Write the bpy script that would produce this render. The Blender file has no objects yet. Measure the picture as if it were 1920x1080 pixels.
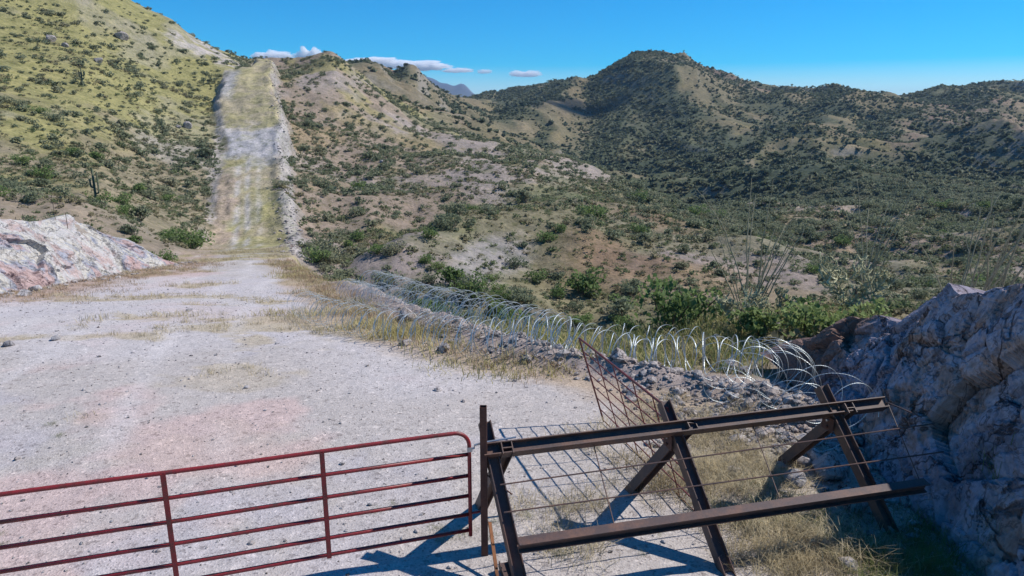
import bpy, math, random
import numpy as np
from mathutils import Vector

R = math.radians
random.seed(7)
rng = np.random.default_rng(11)
scene = bpy.context.scene
COL = scene.collection

# ------------------------------------------------------------------ camera
CAM_H, PITCH, FPX = 4.7, R(14.0), 1300.0          # metres, degrees, focal length in 1920-px units
cam_d = bpy.data.cameras.new('camera')
cam_d.sensor_width = 36.0
cam_d.lens = 36.0 * FPX / 1920.0
cam_d.clip_start, cam_d.clip_end = 0.1, 40000
cam = bpy.data.objects.new('camera', cam_d)
cam.location = (0, 0, CAM_H)
cam.rotation_euler = (math.pi / 2 - PITCH, 0, 0)
COL.objects.link(cam)
scene.camera = cam

# ------------------------------------------------------------------ sky, sun, exposure
SUN = Vector((0.89, 0.21, 1.0)).normalized()
SUN_EL = math.asin(SUN.z)
SUN_AZ = math.atan2(SUN.x, SUN.y)                  # clockwise from +Y
world = bpy.data.worlds.new('World')
scene.world = world
world.use_nodes = True
wn = world.node_tree
wn.nodes.clear()
w_out = wn.nodes.new('ShaderNodeOutputWorld')
w_bg = wn.nodes.new('ShaderNodeBackground')
w_sky = wn.nodes.new('ShaderNodeTexSky')
w_sky.sky_type = 'NISHITA'
w_sky.sun_disc = False
w_sky.sun_elevation = SUN_EL
w_sky.sun_rotation = SUN_AZ
w_sky.altitude = 1200
w_sky.air_density = 1.0
w_sky.dust_density = 0.0
w_sky.ozone_density = 4.5
w_hs = wn.nodes.new('ShaderNodeHueSaturation')
w_hs.inputs['Saturation'].default_value = 2.3
w_hs.inputs['Value'].default_value = 1.0
wn.links.new(w_sky.outputs[0], w_hs.inputs['Color'])
wn.links.new(w_hs.outputs[0], w_bg.inputs['Color'])
wn.links.new(w_bg.outputs[0], w_out.inputs['Surface'])
w_bg.inputs['Strength'].default_value = 0.13
sun_d = bpy.data.lights.new('sun', 'SUN')
sun_d.energy = 5.0
sun_d.angle = R(0.53)
sun_d.color = (1.0, 0.955, 0.89)
sun = bpy.data.objects.new('sun', sun_d)
sun.rotation_euler = SUN.to_track_quat('Z', 'Y').to_euler()
sun.location = (40, 10, 50)
COL.objects.link(sun)
scene.view_settings.view_transform = 'Standard'
scene.view_settings.look = 'None'
scene.view_settings.gamma = 1.0
scene.view_settings.use_curve_mapping = False
scene.view_settings.exposure = 0.12
scene.render.engine = 'CYCLES'
scene.cycles.max_bounces = 16
scene.cycles.diffuse_bounces = 3
scene.cycles.transparent_max_bounces = 12
scene.cycles.volume_bounces = 14

# ------------------------------------------------------------------ numeric helpers
CP, SP = math.cos(PITCH), math.sin(PITCH)

def ray(px, py):
    u, v = (px - 960) / FPX, (py - 540) / FPX
    return u, CP - v * SP, SP + v * CP             # right, forward, down

def at_z(px, py, z):
    u, f, d = ray(px, py)
    t = (CAM_H - z) / d
    return Vector((u * t, f * t, z))

def at_y(px, py, y):
    u, f, d = ray(px, py)
    t = y / f
    return Vector((u * t, y, CAM_H - d * t))

def to_px(X, Y, Z):
    h = CAM_H - Z
    f = Y * CP + h * SP
    d = h * CP - Y * SP
    return 960 + FPX * X / f, 540 + FPX * d / f, f

def sstep(a, b, x):
    t = np.clip((x - a) / (b - a), 0, 1)
    return t * t * (3 - 2 * t)

def hsh(ix, iy, seed):
    with np.errstate(over='ignore'):
        n = (ix.astype(np.int64) * 374761393 + iy.astype(np.int64) * 668265263 + seed * 974634777) & 0xFFFFFFFF
        n = ((n ^ (n >> 13)) * 1274126177) & 0xFFFFFFFF
        n = n ^ (n >> 16)
    return (n & 0xFFFFFF) / float(0xFFFFFF)

def vnoise(x, y, seed=0):
    x = np.asarray(x, float); y = np.asarray(y, float)
    xi, yi = np.floor(x), np.floor(y)
    fx, fy = x - xi, y - yi
    fx = fx * fx * fx * (fx * (fx * 6 - 15) + 10)
    fy = fy * fy * fy * (fy * (fy * 6 - 15) + 10)
    a, b = hsh(xi, yi, seed), hsh(xi + 1, yi, seed)
    c, d = hsh(xi, yi + 1, seed), hsh(xi + 1, yi + 1, seed)
    return (a + (b - a) * fx) * (1 - fy) + (c + (d - c) * fx) * fy

def fbm(x, y, lam, octs=4, seed=0, gain=0.5):
    s = 0.0; amp = 1.0; tot = 0.0
    for i in range(octs):
        cs, sn = math.cos(0.6 + i), math.sin(0.6 + i)
        xx, yy = (x * cs - y * sn) / lam, (x * sn + y * cs) / lam
        s = s + amp * vnoise(xx, yy, seed + i * 17)
        tot += amp; amp *= gain; lam *= 0.5
    return s / tot

def worley(P, lam, seed=0):
    """P (n,3): F1, F2 and the id noise of the nearest cell"""
    Q = P / lam
    base = np.floor(Q).astype(np.int64)
    f1 = np.full(len(Q), 9.0); f2 = np.full(len(Q), 9.0); cid = np.zeros(len(Q)); tilt = np.zeros(len(Q))
    for dx in (-1, 0, 1):
        for dy in (-1, 0, 1):
            for dz in (-1, 0, 1):
                cx, cy, cz = base[:, 0] + dx, base[:, 1] + dy, base[:, 2] + dz
                k = cx * 131 + cz * 7919
                px_ = cx + hsh(k, cy, seed); py_ = cy + hsh(k, cy, seed + 1); pz_ = cz + hsh(k, cy, seed + 2)
                d = np.sqrt((Q[:, 0] - px_) ** 2 + (Q[:, 1] - py_) ** 2 + (Q[:, 2] - pz_) ** 2)
                rid = hsh(k, cy, seed + 3)
                tl = (Q[:, 0] - px_) * (hsh(k, cy, seed + 5) - .5) + (Q[:, 1] - py_) * (hsh(k, cy, seed + 6) - .5) + (Q[:, 2] - pz_) * (hsh(k, cy, seed + 7) - .5)
                new = d < f1
                tilt = np.where(new, tl, tilt)
                f2 = np.where(new, f1, np.minimum(f2, d))
                cid = np.where(new, rid, cid)
                f1 = np.where(new, d, f1)
    return f1, f2, cid, tilt

def pchip(xk, yk, x):
    """monotone cubic; xk (K,) increasing, yk (K,)"""
    h = np.diff(xk); dl = np.diff(yk) / h
    m = np.zeros(len(xk))
    m[0], m[-1] = dl[0], dl[-1]
    ok = dl[:-1] * dl[1:] > 0
    w1, w2 = 2 * h[1:] + h[:-1], h[1:] + 2 * h[:-1]
    with np.errstate(divide='ignore', invalid='ignore'):
        hm = (w1 + w2) / (w1 / dl[:-1] + w2 / dl[1:])
    m[1:-1] = np.where(ok, hm, 0)
    i = np.clip(np.searchsorted(xk, x) - 1, 0, len(xk) - 2)
    t = np.clip((x - xk[i]) / h[i], 0, 1)
    t2, t3 = t * t, t * t * t
    return (2 * t3 - 3 * t2 + 1) * yk[i] + (t3 - 2 * t2 + t) * h[i] * m[i] + (-2 * t3 + 3 * t2) * yk[i + 1] + (t3 - t2) * h[i] * m[i + 1]

# ------------------------------------------------------------------ the lie of the land
# Survey lines across the country, from the near ravine to the far range: (bearing, sight height, distance)
LINES = [
 [(-300,535,20),(400,545,20),(600,570,20),(800,640,20),(1100,640,20),(1350,600,20),(1600,580,20),(1920,575,20),(2200,575,20)],
 [(-300,440,36),(0,420,40),(150,425,44),(300,478,48),(400,478,55),(470,480,55),(540,500,50),(650,565,45),(800,605,42),(1000,625,42),(1200,640,40),(1400,650,37),(1600,660,35),(1920,630,33),(2200,610,32)],
 [(-300,380,50),(0,370,52),(150,385,55),(300,430,62),(400,455,68),(470,458,69),(540,470,64),(650,530,54),(760,485,58),(880,423,68),(1000,393,76),(1120,383,80),(1200,392,78),(1300,425,72),(1400,455,66),(1500,485,60),(1600,512,56),(1750,535,52),(1920,535,50),(2200,530,50)],
 [(-300,310,61),(0,330,59),(150,350,62),(300,400,69),(400,428,74.5),(470,420,76),(540,435,73),(650,495,65),(760,485,68),(880,430,79),(1000,402,87),(1120,395,92),(1200,405,90),(1300,442,84),(1400,485,78),(1500,515,71),(1600,540,67),(1750,560,62),(1920,560,60),(2200,560,60)],
 [(-300,250,75),(0,290,68),(150,310,72),(300,370,78),(400,400,82),(470,385,84),(540,400,82),(650,455,78),(760,470,80),(880,425,92),(1000,400,100),(1120,392,106),(1200,400,104),(1300,425,99),(1400,452,95),(1500,462,93),(1600,478,90),(1700,505,84),(1750,515,82),(1920,505,78),(2200,500,78)],
 [(-300,120,105),(0,170,96),(150,200,100),(300,270,105),(400,285,108),(470,290,108),(540,310,106),(650,340,110),(760,345,115),(880,340,120),(1000,345,122),(1120,360,126),(1200,388,120),(1300,420,115),(1400,462,108),(1500,470,107),(1600,475,104),(1750,495,98),(1920,490,92),(2200,480,90)],
 [(-300,0,150),(0,50,135),(150,70,142),(300,140,148),(400,190,145),(470,180,146),(540,200,146),(650,230,150),(760,260,150),(880,285,148),(1000,300,145),(1120,325,142),(1200,350,135),(1300,388,127),(1400,415,121),(1500,425,119),(1600,440,116),(1750,460,112),(1920,440,106),(2200,440,105)],
 [(-300,-190,200),(0,-130,200),(150,-60,200),(250,2,196),(300,26,195),(360,62,192),(420,90,190),(470,108,188),(530,110,188),(570,110,190),(600,96,193),(622,88,195),(650,106,195),(680,135,195),(720,163,190),(800,208,185),(900,243,175),(1000,275,165),(1100,305,157),(1200,340,147),(1300,378,138),(1400,395,136),(1500,398,136),(1600,408,138),(1700,400,140),(1800,420,136),(1920,395,130),(2200,390,126)],
 [(-300,-100,260),(250,60,260),(470,150,250),(622,150,250),(700,190,250),(800,232,250),(900,265,240),(1000,303,230),(1100,342,215),(1200,390,205),(1300,400,195),(1400,405,190),(1500,410,185),(1600,415,182),(1750,415,178),(1920,405,172),(2200,400,165)],
 [(-300,0,420),(470,170,380),(640,150,330),(800,215,330),(900,240,360),(1000,280,350),(1100,322,320),(1200,352,300),(1300,350,290),(1450,345,280),(1600,345,270),(1750,360,260),(1920,372,250),(2200,372,240)],
 [(-300,50,600),(470,150,520),(600,150,430),(640,126,430),(665,114,435),(690,111,440),(715,120,445),(738,137,460),(750,132,475),(765,124,480),(782,130,490),(800,154,505),(840,180,530),(880,194,560),(920,212,560),(1000,230,530),(1100,235,520),(1200,225,520),(1300,235,500),(1400,258,480),(1500,262,470),(1600,265,460),(1750,280,440),(1920,290,420),(2200,290,400)],
 [(-300,100,900),(640,170,800),(800,186,850),(860,189,890),(880,187,900),(910,178,870),(940,172,850),(1000,158,830),(1050,147,820),(1100,150,800),(1150,121,780),(1190,100,770),(1240,98,770),(1290,110,760),(1350,145,750),(1400,165,740),(1440,178,740),(1500,176,720),(1560,165,700),(1620,175,690),(1690,184,680),(1760,175,660),(1830,161,640),(1920,158,620),(2200,150,600)],
 [(-300,150,1100),(640,190,1100),(800,190,1150),(880,197,1150),(940,200,1100),(1100,200,1000),(1200,165,1000),(1300,172,1000),(1440,200,950),(1560,200,900),(1700,205,880),(1920,190,850),(2200,180,850)],
 [(-300,195,1600),(640,198,1600),(880,198,1700),(1200,195,1400),(1330,170,1300),(1365,156,1300),(1400,156,1300),(1425,163,1300),(1450,180,1300),(1500,195,1300),(1920,200,1300),(2200,200,1300)],
 [(-300,200,3000),(760,192,3500),(800,184,3500),(830,177,3500),(855,180,3500),(890,192,3500),(1000,200,3500),(2200,206,3000)],
 [(-300,200,6000),(700,180,6000),(760,154,6000),(790,146,6000),(800,144,6000),(808,150,6000),(816,148,6000),(828,158,6000),(838,155,6000),(850,164,6000),(860,160,6000),(868,158,6000),(880,171,6000),(895,186,6000),(930,194,6000),(2200,205,6000)],
 [(-300,214,9500),(2200,214,9500)],
]
def lift(k, x0, x1, dy):
    LINES[k] = [(p, q - dy if x0 <= p <= x1 else q, y) for p, q, y in LINES[k]]
lift(7, 560, 1300, 12); lift(6, 600, 1300, 7); lift(2, 850, 1650, -26); lift(3, 900, 1650, -26); lift(4, 900, 1650, -14)
A_N, S_N = 900, 1400
AT = np.linspace(-1.25, 1.25, A_N)
S0_, S1_ = math.log(13.0), math.log(9500.0)
ST = np.linspace(S0_, S1_, S_N)
_lY, _lZ = [np.full(A_N, S0_)], [np.full(A_N, -0.2)]
for ln in LINES:
    pts = [at_y(p, q, y) for p, q, y in ln]
    aa = np.array([p.x / p.y for p in pts])
    _lY.append(np.interp(AT, aa, np.log([p.y for p in pts])))
    # interpolate the sight tangent, not the height, then smooth a little
    ee = np.interp(AT, aa, [(p.z - CAM_H) / p.y for p in pts])
    _lZ.append(CAM_H + ee * np.exp(_lY[-1]))
_lY, _lZ = np.array(_lY), np.array(_lZ)
for k in range(1, len(_lY)):
    _lY[k] = np.maximum(_lY[k], _lY[k - 1] + 0.02)
TAB = np.zeros((A_N, S_N))
for i in range(A_N):
    TAB[i] = pchip(_lY[:, i], _lZ[:, i], ST)
ker = np.array([1, 2, 3, 2, 1]) / 9.0
TAB = np.apply_along_axis(lambda c: np.convolve(np.pad(c, 2, mode='edge'), ker, 'valid'), 0, TAB)

def tab_z(X, Y):
    Yc = np.clip(Y, 13.01, 9490)
    a = np.clip(X / Yc, -1.249, 1.249)
    fi = (a + 1.25) / 2.5 * (A_N - 1)
    fs = (np.log(Yc) - S0_) / (S1_ - S0_) * (S_N - 1)
    i = np.clip(fi.astype(int), 0, A_N - 2); j = np.clip(fs.astype(int), 0, S_N - 2)
    u, v = fi - i, fs - j
    return (TAB[i, j] * (1 - u) + TAB[i + 1, j] * u) * (1 - v) + (TAB[i, j + 1] * (1 - u) + TAB[i + 1, j + 1] * u) * v

# the levelled pad and the track that runs on from it: left edge, right edge, height against Y
_LY = [-30, 37, 40, 70, 88, 105, 125, 146, 158, 165, 170, 178, 186, 205]
_LX = [-18.6, -18.6, -20, -30.6, -36.9, -43.4, -50.3, -59.4, -61.8, -64.0, -61.4, -62.4, -64.6, -72]
_RY = [-30, 8, 9.2, 10.8, 12.2, 13.7, 17.8, 30, 40, 70, 88, 105, 125, 160, 186, 205]
_RX = [5.0, 5.0, 4.6, 3.3, 1.4, -.7, -3.5, -9.0, -13.2, -23.3, -29.6, -34.8, -40.7, -53.6, -61.5, -68]
_ZY = np.array([-40, 0, 9, 14, 26, 40, 55, 70, 78, 85, 105, 125, 160, 178, 186, 205, 300.])
_ZZ = np.array([0, 0, 0, -.2, -1.82, -3.64, -5.9, -8.0, -7.2, -5.3, -1.77, 3.4, 13.4, 17.4, 18.6, 18.8, 10.])
padL = lambda Y: np.interp(Y, _LY, _LX)
padR = lambda Y: np.interp(Y, _RY, _RX)
padZ = lambda Y: pchip(_ZY, _ZZ, Y)

def road_w(X, Y):
    L, Rr = padL(Y), padR(Y)
    L = L + (fbm(Y, Y * 0 + 3, 7, 4, 5, .65) - .5) * np.clip(Y * .05, 0, 4.5) + .6 * sstep(60, 90, Y)
    Rr = Rr + (fbm(Y, Y * 0 + 9, 7, 4, 8, .65) - .5) * np.clip(Y * .05, .3, 4.5) - .5 * sstep(60, 90, Y)
    Rr = Rr + 1.2 * sstep(9, 11, Y) * (1 - sstep(24, 32, Y))
    s = np.minimum(X - L, Rr - X)
    sh = np.clip(Y * 0.03, 1.4, 2.4)
    w = sstep(-sh, 0, s)
    return w * (1 - sstep(188, 203, Y)), s

# right-hand rock bank and left-hand cut: crest line (X, Z) against Y
rb_base = lambda Y: np.interp(Y, [-10, 5, 8, 11, 13, 16], [4.7, 4.8, 4.95, 5.25, 5.4, 5.4])
rb_cx = lambda Y: np.interp(Y, [-10, 16], [6.35, 6.35]) + 0.22 * np.sin(Y * 1.3) + .12 * np.sin(Y * 3.1 + 1)
rb_cz = lambda Y: np.interp(Y, [-10, 4, 6, 8, 9.5, 11.6, 13.2, 14.2, 15.5, 18], [3.6, 3.4, 3.15, 2.80, 2.28, 1.28, .55, -.1, -.8, -2.0]) + .10 * np.sin(Y * 2.7) + .05 * np.sin(Y * 6.1)
lb_cz = lambda Y: .5 * (fbm(Y * 1.0, Y * 0 + 2, 2.2, 4, 91, .6) - .5) * (1 - sstep(33, 37, Y)) + np.interp(Y, [-10, 20, 27, 29.5, 31.5, 32.8, 33.6, 35.4, 36.0, 36.8, 38.6, 40.5], [1.3, 1.0, .80, .40, .05, .15, -.35, -1.35, -1.6, -2.1, -3.6, -5.0])

def _ln(*p): return [tuple(at_y(*q)[:2]) for q in p]
SPURS = [ # line, height, half width
 (_ln((1150,121,765),(1085,175,650),(1035,225,560),(985,262,480)), 17, 26),
 (_ln((1240,98,745),(1275,190,600),(1330,260,480),(1370,310,390)), 10, 32),
 (_ln((1350,145,730),(1420,190,620),(1460,240,520)), 9, 26),
 (_ln((1560,165,680),(1590,225,560),(1530,280,450),(1480,320,370)), 14, 26),
 (_ln((1620,175,670),(1720,222,540),(1800,280,430),(1880,325,340),(1960,350,300)), 17, 24),
 (_ln((1830,161,610),(1850,220,520),(1900,270,440),(1990,300,390)), 14, 24),
 (_ln((1690,184,660),(1660,235,560),(1680,300,430),(1640,335,350)), 8, 20),
 (_ln((1400,350,170),(1470,372,160),(1560,398,150),(1640,425,140)), 3.0, 7),
 (_ln((1640,385,165),(1720,397,152),(1790,415,142),(1850,440,134)), 3.0, 7),
 (_ln((1375,450,98),(1450,457,96),(1540,470,93),(1630,490,90),(1700,508,86)), 1.7, 4.5),
 (_ln((800,478,56),(870,436,64),(960,400,72),(1080,386,79),(1200,392,78),(1320,432,70),(1450,478,62),(1570,505,57)), 1.9, 6.5),
 (_ln((1060,392,78),(1080,440,66),(1120,500,54)), .9, 4),
 (_ln((1560,420,124),(1640,430,120),(1730,450,114)), 1.6, 5),
]
def seg_dist(X, Y, P):
    best = np.full(X.shape, 1e9); pos = np.zeros(X.shape)
    n = len(P) - 1
    for i in range(n):
        ax, ay = P[i]; bx, by = P[i + 1]
        dx, dy = bx - ax, by - ay
        t = np.clip(((X - ax) * dx + (Y - ay) * dy) / (dx * dx + dy * dy), 0, 1)
        d = np.hypot(X - ax - t * dx, Y - ay - t * dy)
        m = d < best
        best = np.where(m, d, best); pos = np.where(m, (i + t) / n, pos)
    return best, pos
def spur_z(X, Y):
    out = np.zeros(X.shape)
    m = (Y > 45) & (X > -20)
    if not m.any(): return out
    x, y = X[m], Y[m]; z = np.zeros(x.shape)
    wob = (fbm(x, y, 60, 3, 611) - .5) * np.clip(y * .06, 2, 34)
    for P, h, w in SPURS:
        d, p = seg_dist(x + wob, y - wob * .5, P)
        z = z + h * np.exp(-(np.sqrt(d * d + (.35 * w) ** 2) - .35 * w) / w) * (sstep(0, .45, p) if w > 12 else 1) * (1 - .6 * sstep(.75, 1, p)) * (.8 + .4 * vnoise(x / w, y / w, 613))
    z = z - 2.2 * sstep(300, 420, y)
    out[m] = z
    return out

def base_z(X, Y):
    X = np.asarray(X, float); Y = np.asarray(Y, float)
    Z = tab_z(X, Y) + spur_z(X, Y)
    near = 1 - sstep(8, 14, Y)
    Z = Z * (1 - near) + (-0.05) * near
    # fractal relief: each scale only where it is small against the distance
    n = 0
    left = sstep(-.30, -.42, X / np.maximum(Y, 5)) * sstep(45, 60, Y)
    wx = (fbm(X, Y, 60, 3, 71) - .5) * 40 * sstep(100, 300, Y)
    wy = (fbm(X, Y, 60, 3, 72) - .5) * 40 * sstep(100, 300, Y)
    for k, lam in enumerate((240, 130, 70, 36, 19, 10, 5, 2.6, 1.3)):
        act = sstep(lam * 1.5, lam * 3.2, Y)
        if lam < 6:
            act = act * (1 - sstep(lam * 120, lam * 240, Y))
        st = 1 - .55 * sstep(300, 420, Y)          # on the mountain the gullies run down the slope
        v = vnoise((X + wx) * .95 / lam + (Y + wy) * .3 * st / lam, (Y + wy) * .85 * st / lam - X * .2 / lam, 40 + k)
        rg = 1 - 2 * np.abs(v - .5)
        amp = {240: .02, 130: .05, 70: .11, 36: .075, 19: .045, 10: .06, 5: .075, 2.6: .06, 1.3: .05}[lam]
        amp = amp * (1 - .55 * left)
        if lam >= 19:
            n = n + act * lam * amp * 1.5 * (rg ** 1.3 - .575) * (1 + .15 * sstep(.1, .25, X / np.maximum(Y, 5)) * (lam < 40))
        else:
            n = n + act * lam * amp * 2 * (v - .5)
    n = n * (1 - .6 * sstep(1200, 2500, Y)) + sstep(3000, 5000, Y) * 70 * (fbm(X, Y, 700, 5, 99, .6) - .5)
    return Z + n

def terrain(X, Y, banks=True):
    X = np.asarray(X, float); Y = np.asarray(Y, float)
    Z = base_z(X, Y)
    w, s = road_w(X, Y)
    zr = padZ(np.clip(Y, -39, 299)) + .05 * (fbm(X, Y, 2.5, 3, 3) - .5) * 2 + .012 * (vnoise(X * 6, Y * 6, 4) - .5) + .35 * (fbm(X, Y, 9, 2, 33) - .5) * sstep(45, 80, Y) + .9 * (fbm(X * 1.3 + Y * .5, Y * .45, 3.2, 4, 35, .6) - .5) * sstep(50, 85, Y)
    Z = Z * (1 - w) + zr * w
    # spoil berm just outside the right edge, under the wire, and windrows beside the track
    d = X - padR(Y)
    bump = np.exp(-((d - 1.15) / .7) ** 2) * sstep(8.5, 10.5, Y) * (1 - sstep(26, 34, Y))
    Z = Z + bump * (.26 + .32 * (fbm(X, Y, 1.2, 4, 21) - .5)) + bump * .12 * (vnoise(X * 4, Y * 4, 22) - .5)
    b2 = np.exp(-((d - .6) / 1.3) ** 2) * sstep(52, 62, Y) * (1 - sstep(184, 195, Y))
    Z = Z + b2 * (.5 + .7 * (fbm(X, Y, 3, 3, 23) - .5))
    if banks:
        cx, cz, bx = rb_cx(Y), rb_cz(Y), rb_base(Y)
        face = padZ(np.clip(Y, -39, 299)) + (cz - padZ(np.clip(Y, -39, 299))) * np.clip((X - bx) / (cx - bx), 0, 1)
        back = cz - .32 * (X - cx) - .02 * (X - cx) ** 2
        rb = np.where(X < cx, face, back) - .75 + .60 * np.clip((X - cx) / 1.6, 0, 1)
        Z = np.where((X > bx) & (Y < 18), np.where((X < cx + 1) & (Y < 13.2), rb, np.maximum(Z, rb)), Z)
        zc = lb_cz(Y); pz = padZ(np.clip(Y, -39, 299))
        t = np.clip((-18.6 - X) / 2.2, 0, 1)
        lf = pz + (zc - pz) * t
        lbk = zc - .38 * (-20.8 - X)
        lb = np.where(X > -20.8, lf, lbk) - .12
        Z = np.where((X < -18.6) & (Y < 40.5), np.where((X > -21.6) & (Y < 39), np.minimum(np.maximum(Z, lb - .3), lb - .3), np.maximum(Z, lb - .3)), Z)
    return Z

def ground_at(px, py, y0=5.5, y1=1500, clear=0):
    """first place where the sight line meets the ground"""
    u, f, d = ray(px, py)
    Ys = np.exp(np.linspace(math.log(y0), math.log(y1), 2600))
    Xs = u / f * Ys
    Zs = CAM_H - d / f * Ys
    g = terrain(Xs, Ys)
    hit = np.nonzero(g >= Zs)[0]
    if len(hit) == 0:
        return None
    k = hit[0]
    return Vector((Xs[k], Ys[k], g[k]))

def gz(x, y):
    return float(terrain(np.array([x]), np.array([y]))[0])

# ------------------------------------------------------------------ mesh helpers
class MB:
    """collects quads and triangles, links them as ONE mesh object"""
    def __init__(s):
        s.v = []; s.q = []; s.t = []; s.n = 0; s.qm = []; s.tm = []
    def add(s, V, Q=None, T=None, m=0):
        V = np.asarray(V, float).reshape(-1, 3)
        if Q is not None and len(Q):
            Q = np.asarray(Q).reshape(-1, 4); s.q.append(Q + s.n); s.qm.append(np.full(len(Q), m))
        if T is not None and len(T):
            T = np.asarray(T).reshape(-1, 3); s.t.append(T + s.n); s.tm.append(np.full(len(T), m))
        s.v.append(V); s.n += len(V)
        return s
    def arrays(s):
        V = np.concatenate(s.v)
        Q = np.concatenate(s.q) if s.q else np.zeros((0, 4), int)
        T = np.concatenate(s.t) if s.t else np.zeros((0, 3), int)
        qm = np.concatenate(s.qm) if s.qm else np.zeros(0, int)
        tm = np.concatenate(s.tm) if s.tm else np.zeros(0, int)
        return V, Q, T, qm, tm
    def mesh(s, name, mats, smooth=False):
        V, Q, T, qm, tm = s.arrays()
        me = bpy.data.meshes.new(name)
        me.vertices.add(len(V)); me.vertices.foreach_set('co', V.astype(np.float32).ravel())
        nl = Q.size + T.size
        me.loops.add(nl)
        me.loops.foreach_set('vertex_index', np.concatenate([Q.ravel(), T.ravel()]).astype(np.int32))
        me.polygons.add(len(Q) + len(T))
        st = np.concatenate([np.arange(len(Q)) * 4, Q.size + np.arange(len(T)) * 3]).astype(np.int32)
        me.polygons.foreach_set('loop_start', st)
        for m in (mats if isinstance(mats, (list, tuple)) else [mats]):
            me.materials.append(m)
        me.polygons.foreach_set('material_index', np.concatenate([qm, tm]).astype(np.int32))
        me.polygons.foreach_set('use_smooth', np.full(len(Q) + len(T), bool(smooth)))
        me.update(calc_edges=True)
        return me
    def build(s, name, mats, parent=None, smooth=False, loc=None):
        o = bpy.data.objects.new(name, s.mesh(name, mats, smooth))
        COL.objects.link(o)
        if parent is not None: o.parent = parent
        if loc is not None: o.location = loc
        return o

def tag(o, label=None, cat=None, group=None, kind=None):
    if label: o['label'] = label
    if cat: o['category'] = cat
    if group: o['group'] = group
    if kind: o['kind'] = kind
    return o

def empty(name, loc, label, cat, group=None, rz=0):
    o = bpy.data.objects.new(name, None); COL.objects.link(o)
    o.empty_display_size = .2
    o.location = loc; o.rotation_euler = (0, 0, rz)
    return tag(o, label, cat, group)

def frame_from(d, up=(0, 0, 1)):
    d = np.asarray(d, float); d = d / np.linalg.norm(d)
    up = np.asarray(up, float)
    if abs(d @ up) > .98 * np.linalg.norm(up): up = np.array([1., 0, 0])
    s = np.cross(d, up); s /= np.linalg.norm(s)
    return d, s, np.cross(s, d)

def tube(mb, P, rad, sides=8, m=0, caps=True):
    P = np.asarray(P, float); n = len(P)
    rad = np.broadcast_to(np.asarray(rad, float), (n,))
    T = np.gradient(P, axis=0); T /= np.linalg.norm(T, axis=1)[:, None] + 1e-12
    _, s, u = frame_from(T[0])
    ang = np.arange(sides) * 2 * math.pi / sides
    V = []
    for i in range(n):
        s = s - T[i] * (s @ T[i]); s /= np.linalg.norm(s) + 1e-12
        u = np.cross(s, T[i])
        V.append(P[i] + rad[i] * (np.cos(ang)[:, None] * s + np.sin(ang)[:, None] * u))
    V = np.concatenate(V)
    i, j = np.meshgrid(np.arange(n - 1), np.arange(sides), indexing='ij')
    a = i * sides + j; b = i * sides + (j + 1) % sides
    Q = np.stack([a, b, b + sides, a + sides], -1).reshape(-1, 4)
    Tt = None
    if caps:
        V = np.concatenate([V, P[:1], P[-1:]])
        c0, c1 = n * sides, n * sides + 1
        k = np.arange(sides)
        Tt = np.concatenate([np.stack([np.full(sides, c0), (k + 1) % sides, k], -1),
                             np.stack([np.full(sides, c1), (n - 1) * sides + k, (n - 1) * sides + (k + 1) % sides], -1)])
    mb.add(V, Q, Tt, m)

def prism(mb, A, B, prof, up=(0, 0, 1), m=0):
    """extrude a closed 2-D profile (x across, y up) from A to B; ends capped by a fan-free ngon split"""
    A, B = np.asarray(A, float), np.asarray(B, float)
    d, s, u = frame_from(B - A, up)
    prof = np.asarray(prof, float); n = len(prof)
    V = np.concatenate([A + prof[:, :1] * s + prof[:, 1:] * u, B + prof[:, :1] * s + prof[:, 1:] * u])
    k = np.arange(n); k2 = (k + 1) % n
    mb.add(V, np.stack([k, k2, k2 + n, k + n], -1), None, m)

def bar(mb, A, B, w, h, up=(0, 0, 1), m=0):
    prism(mb, A, B, [(-w/2, -h/2), (w/2, -h/2), (w/2, h/2), (-w/2, h/2)], up, m)
    base = mb.n - 8
    mb.q.append(np.array([[3, 2, 1, 0], [4, 5, 6, 7]]) + base); mb.qm.append(np.full(2, m))

def ibeam(mb, A, B, w, h, tf=.012, tw=.010, up=(0, 0, 1)):
    """H section: two flanges and a web, built as three closed plates butted together"""
    A, B = np.asarray(A, float), np.asarray(B, float)
    d, s, u = frame_from(B - A, up)
    bar(mb, A + u * (h/2 - tf/2), B + u * (h/2 - tf/2), w, tf, up)
    bar(mb, A - u * (h/2 - tf/2), B - u * (h/2 - tf/2), w, tf, up)
    bar(mb, A, B, tw, h - 2 * tf - .0005, up)

# ------------------------------------------------------------------ materials
def mat(name):
    m = bpy.data.materials.new(name); m.use_nodes = True
    nt = m.node_tree
    b = nt.nodes['Principled BSDF']
    return m, nt, b

def N(nt, t, **kw):
    n = nt.nodes.new(t)
    for k, v in kw.items():
        if k in n.inputs: n.inputs[k].default_value = v
        else: setattr(n, k, v)
    return n

def ramp(nt, stops, src=None, interp='LINEAR'):
    r = nt.nodes.new('ShaderNodeValToRGB')
    r.color_ramp.interpolation = interp
    e = r.color_ramp.elements
    while len(e) > 1: e.remove(e[-1])
    for i, (p, c) in enumerate(stops):
        el = e[0] if i == 0 else e.new(p)
        el.position = p
        el.color = (*c, 1) if len(c) == 3 else c
    if src is not None: nt.links.new(src, r.inputs[0])
    return r

def noise(nt, vec, scale, detail=4, rough=.55):
    n = N(nt, 'ShaderNodeTexNoise')
    n.inputs['Scale'].default_value = scale
    n.inputs['Detail'].default_value = detail
    n.inputs['Roughness'].default_value = rough
    nt.links.new(vec, n.inputs['Vector'])
    return n

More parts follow.
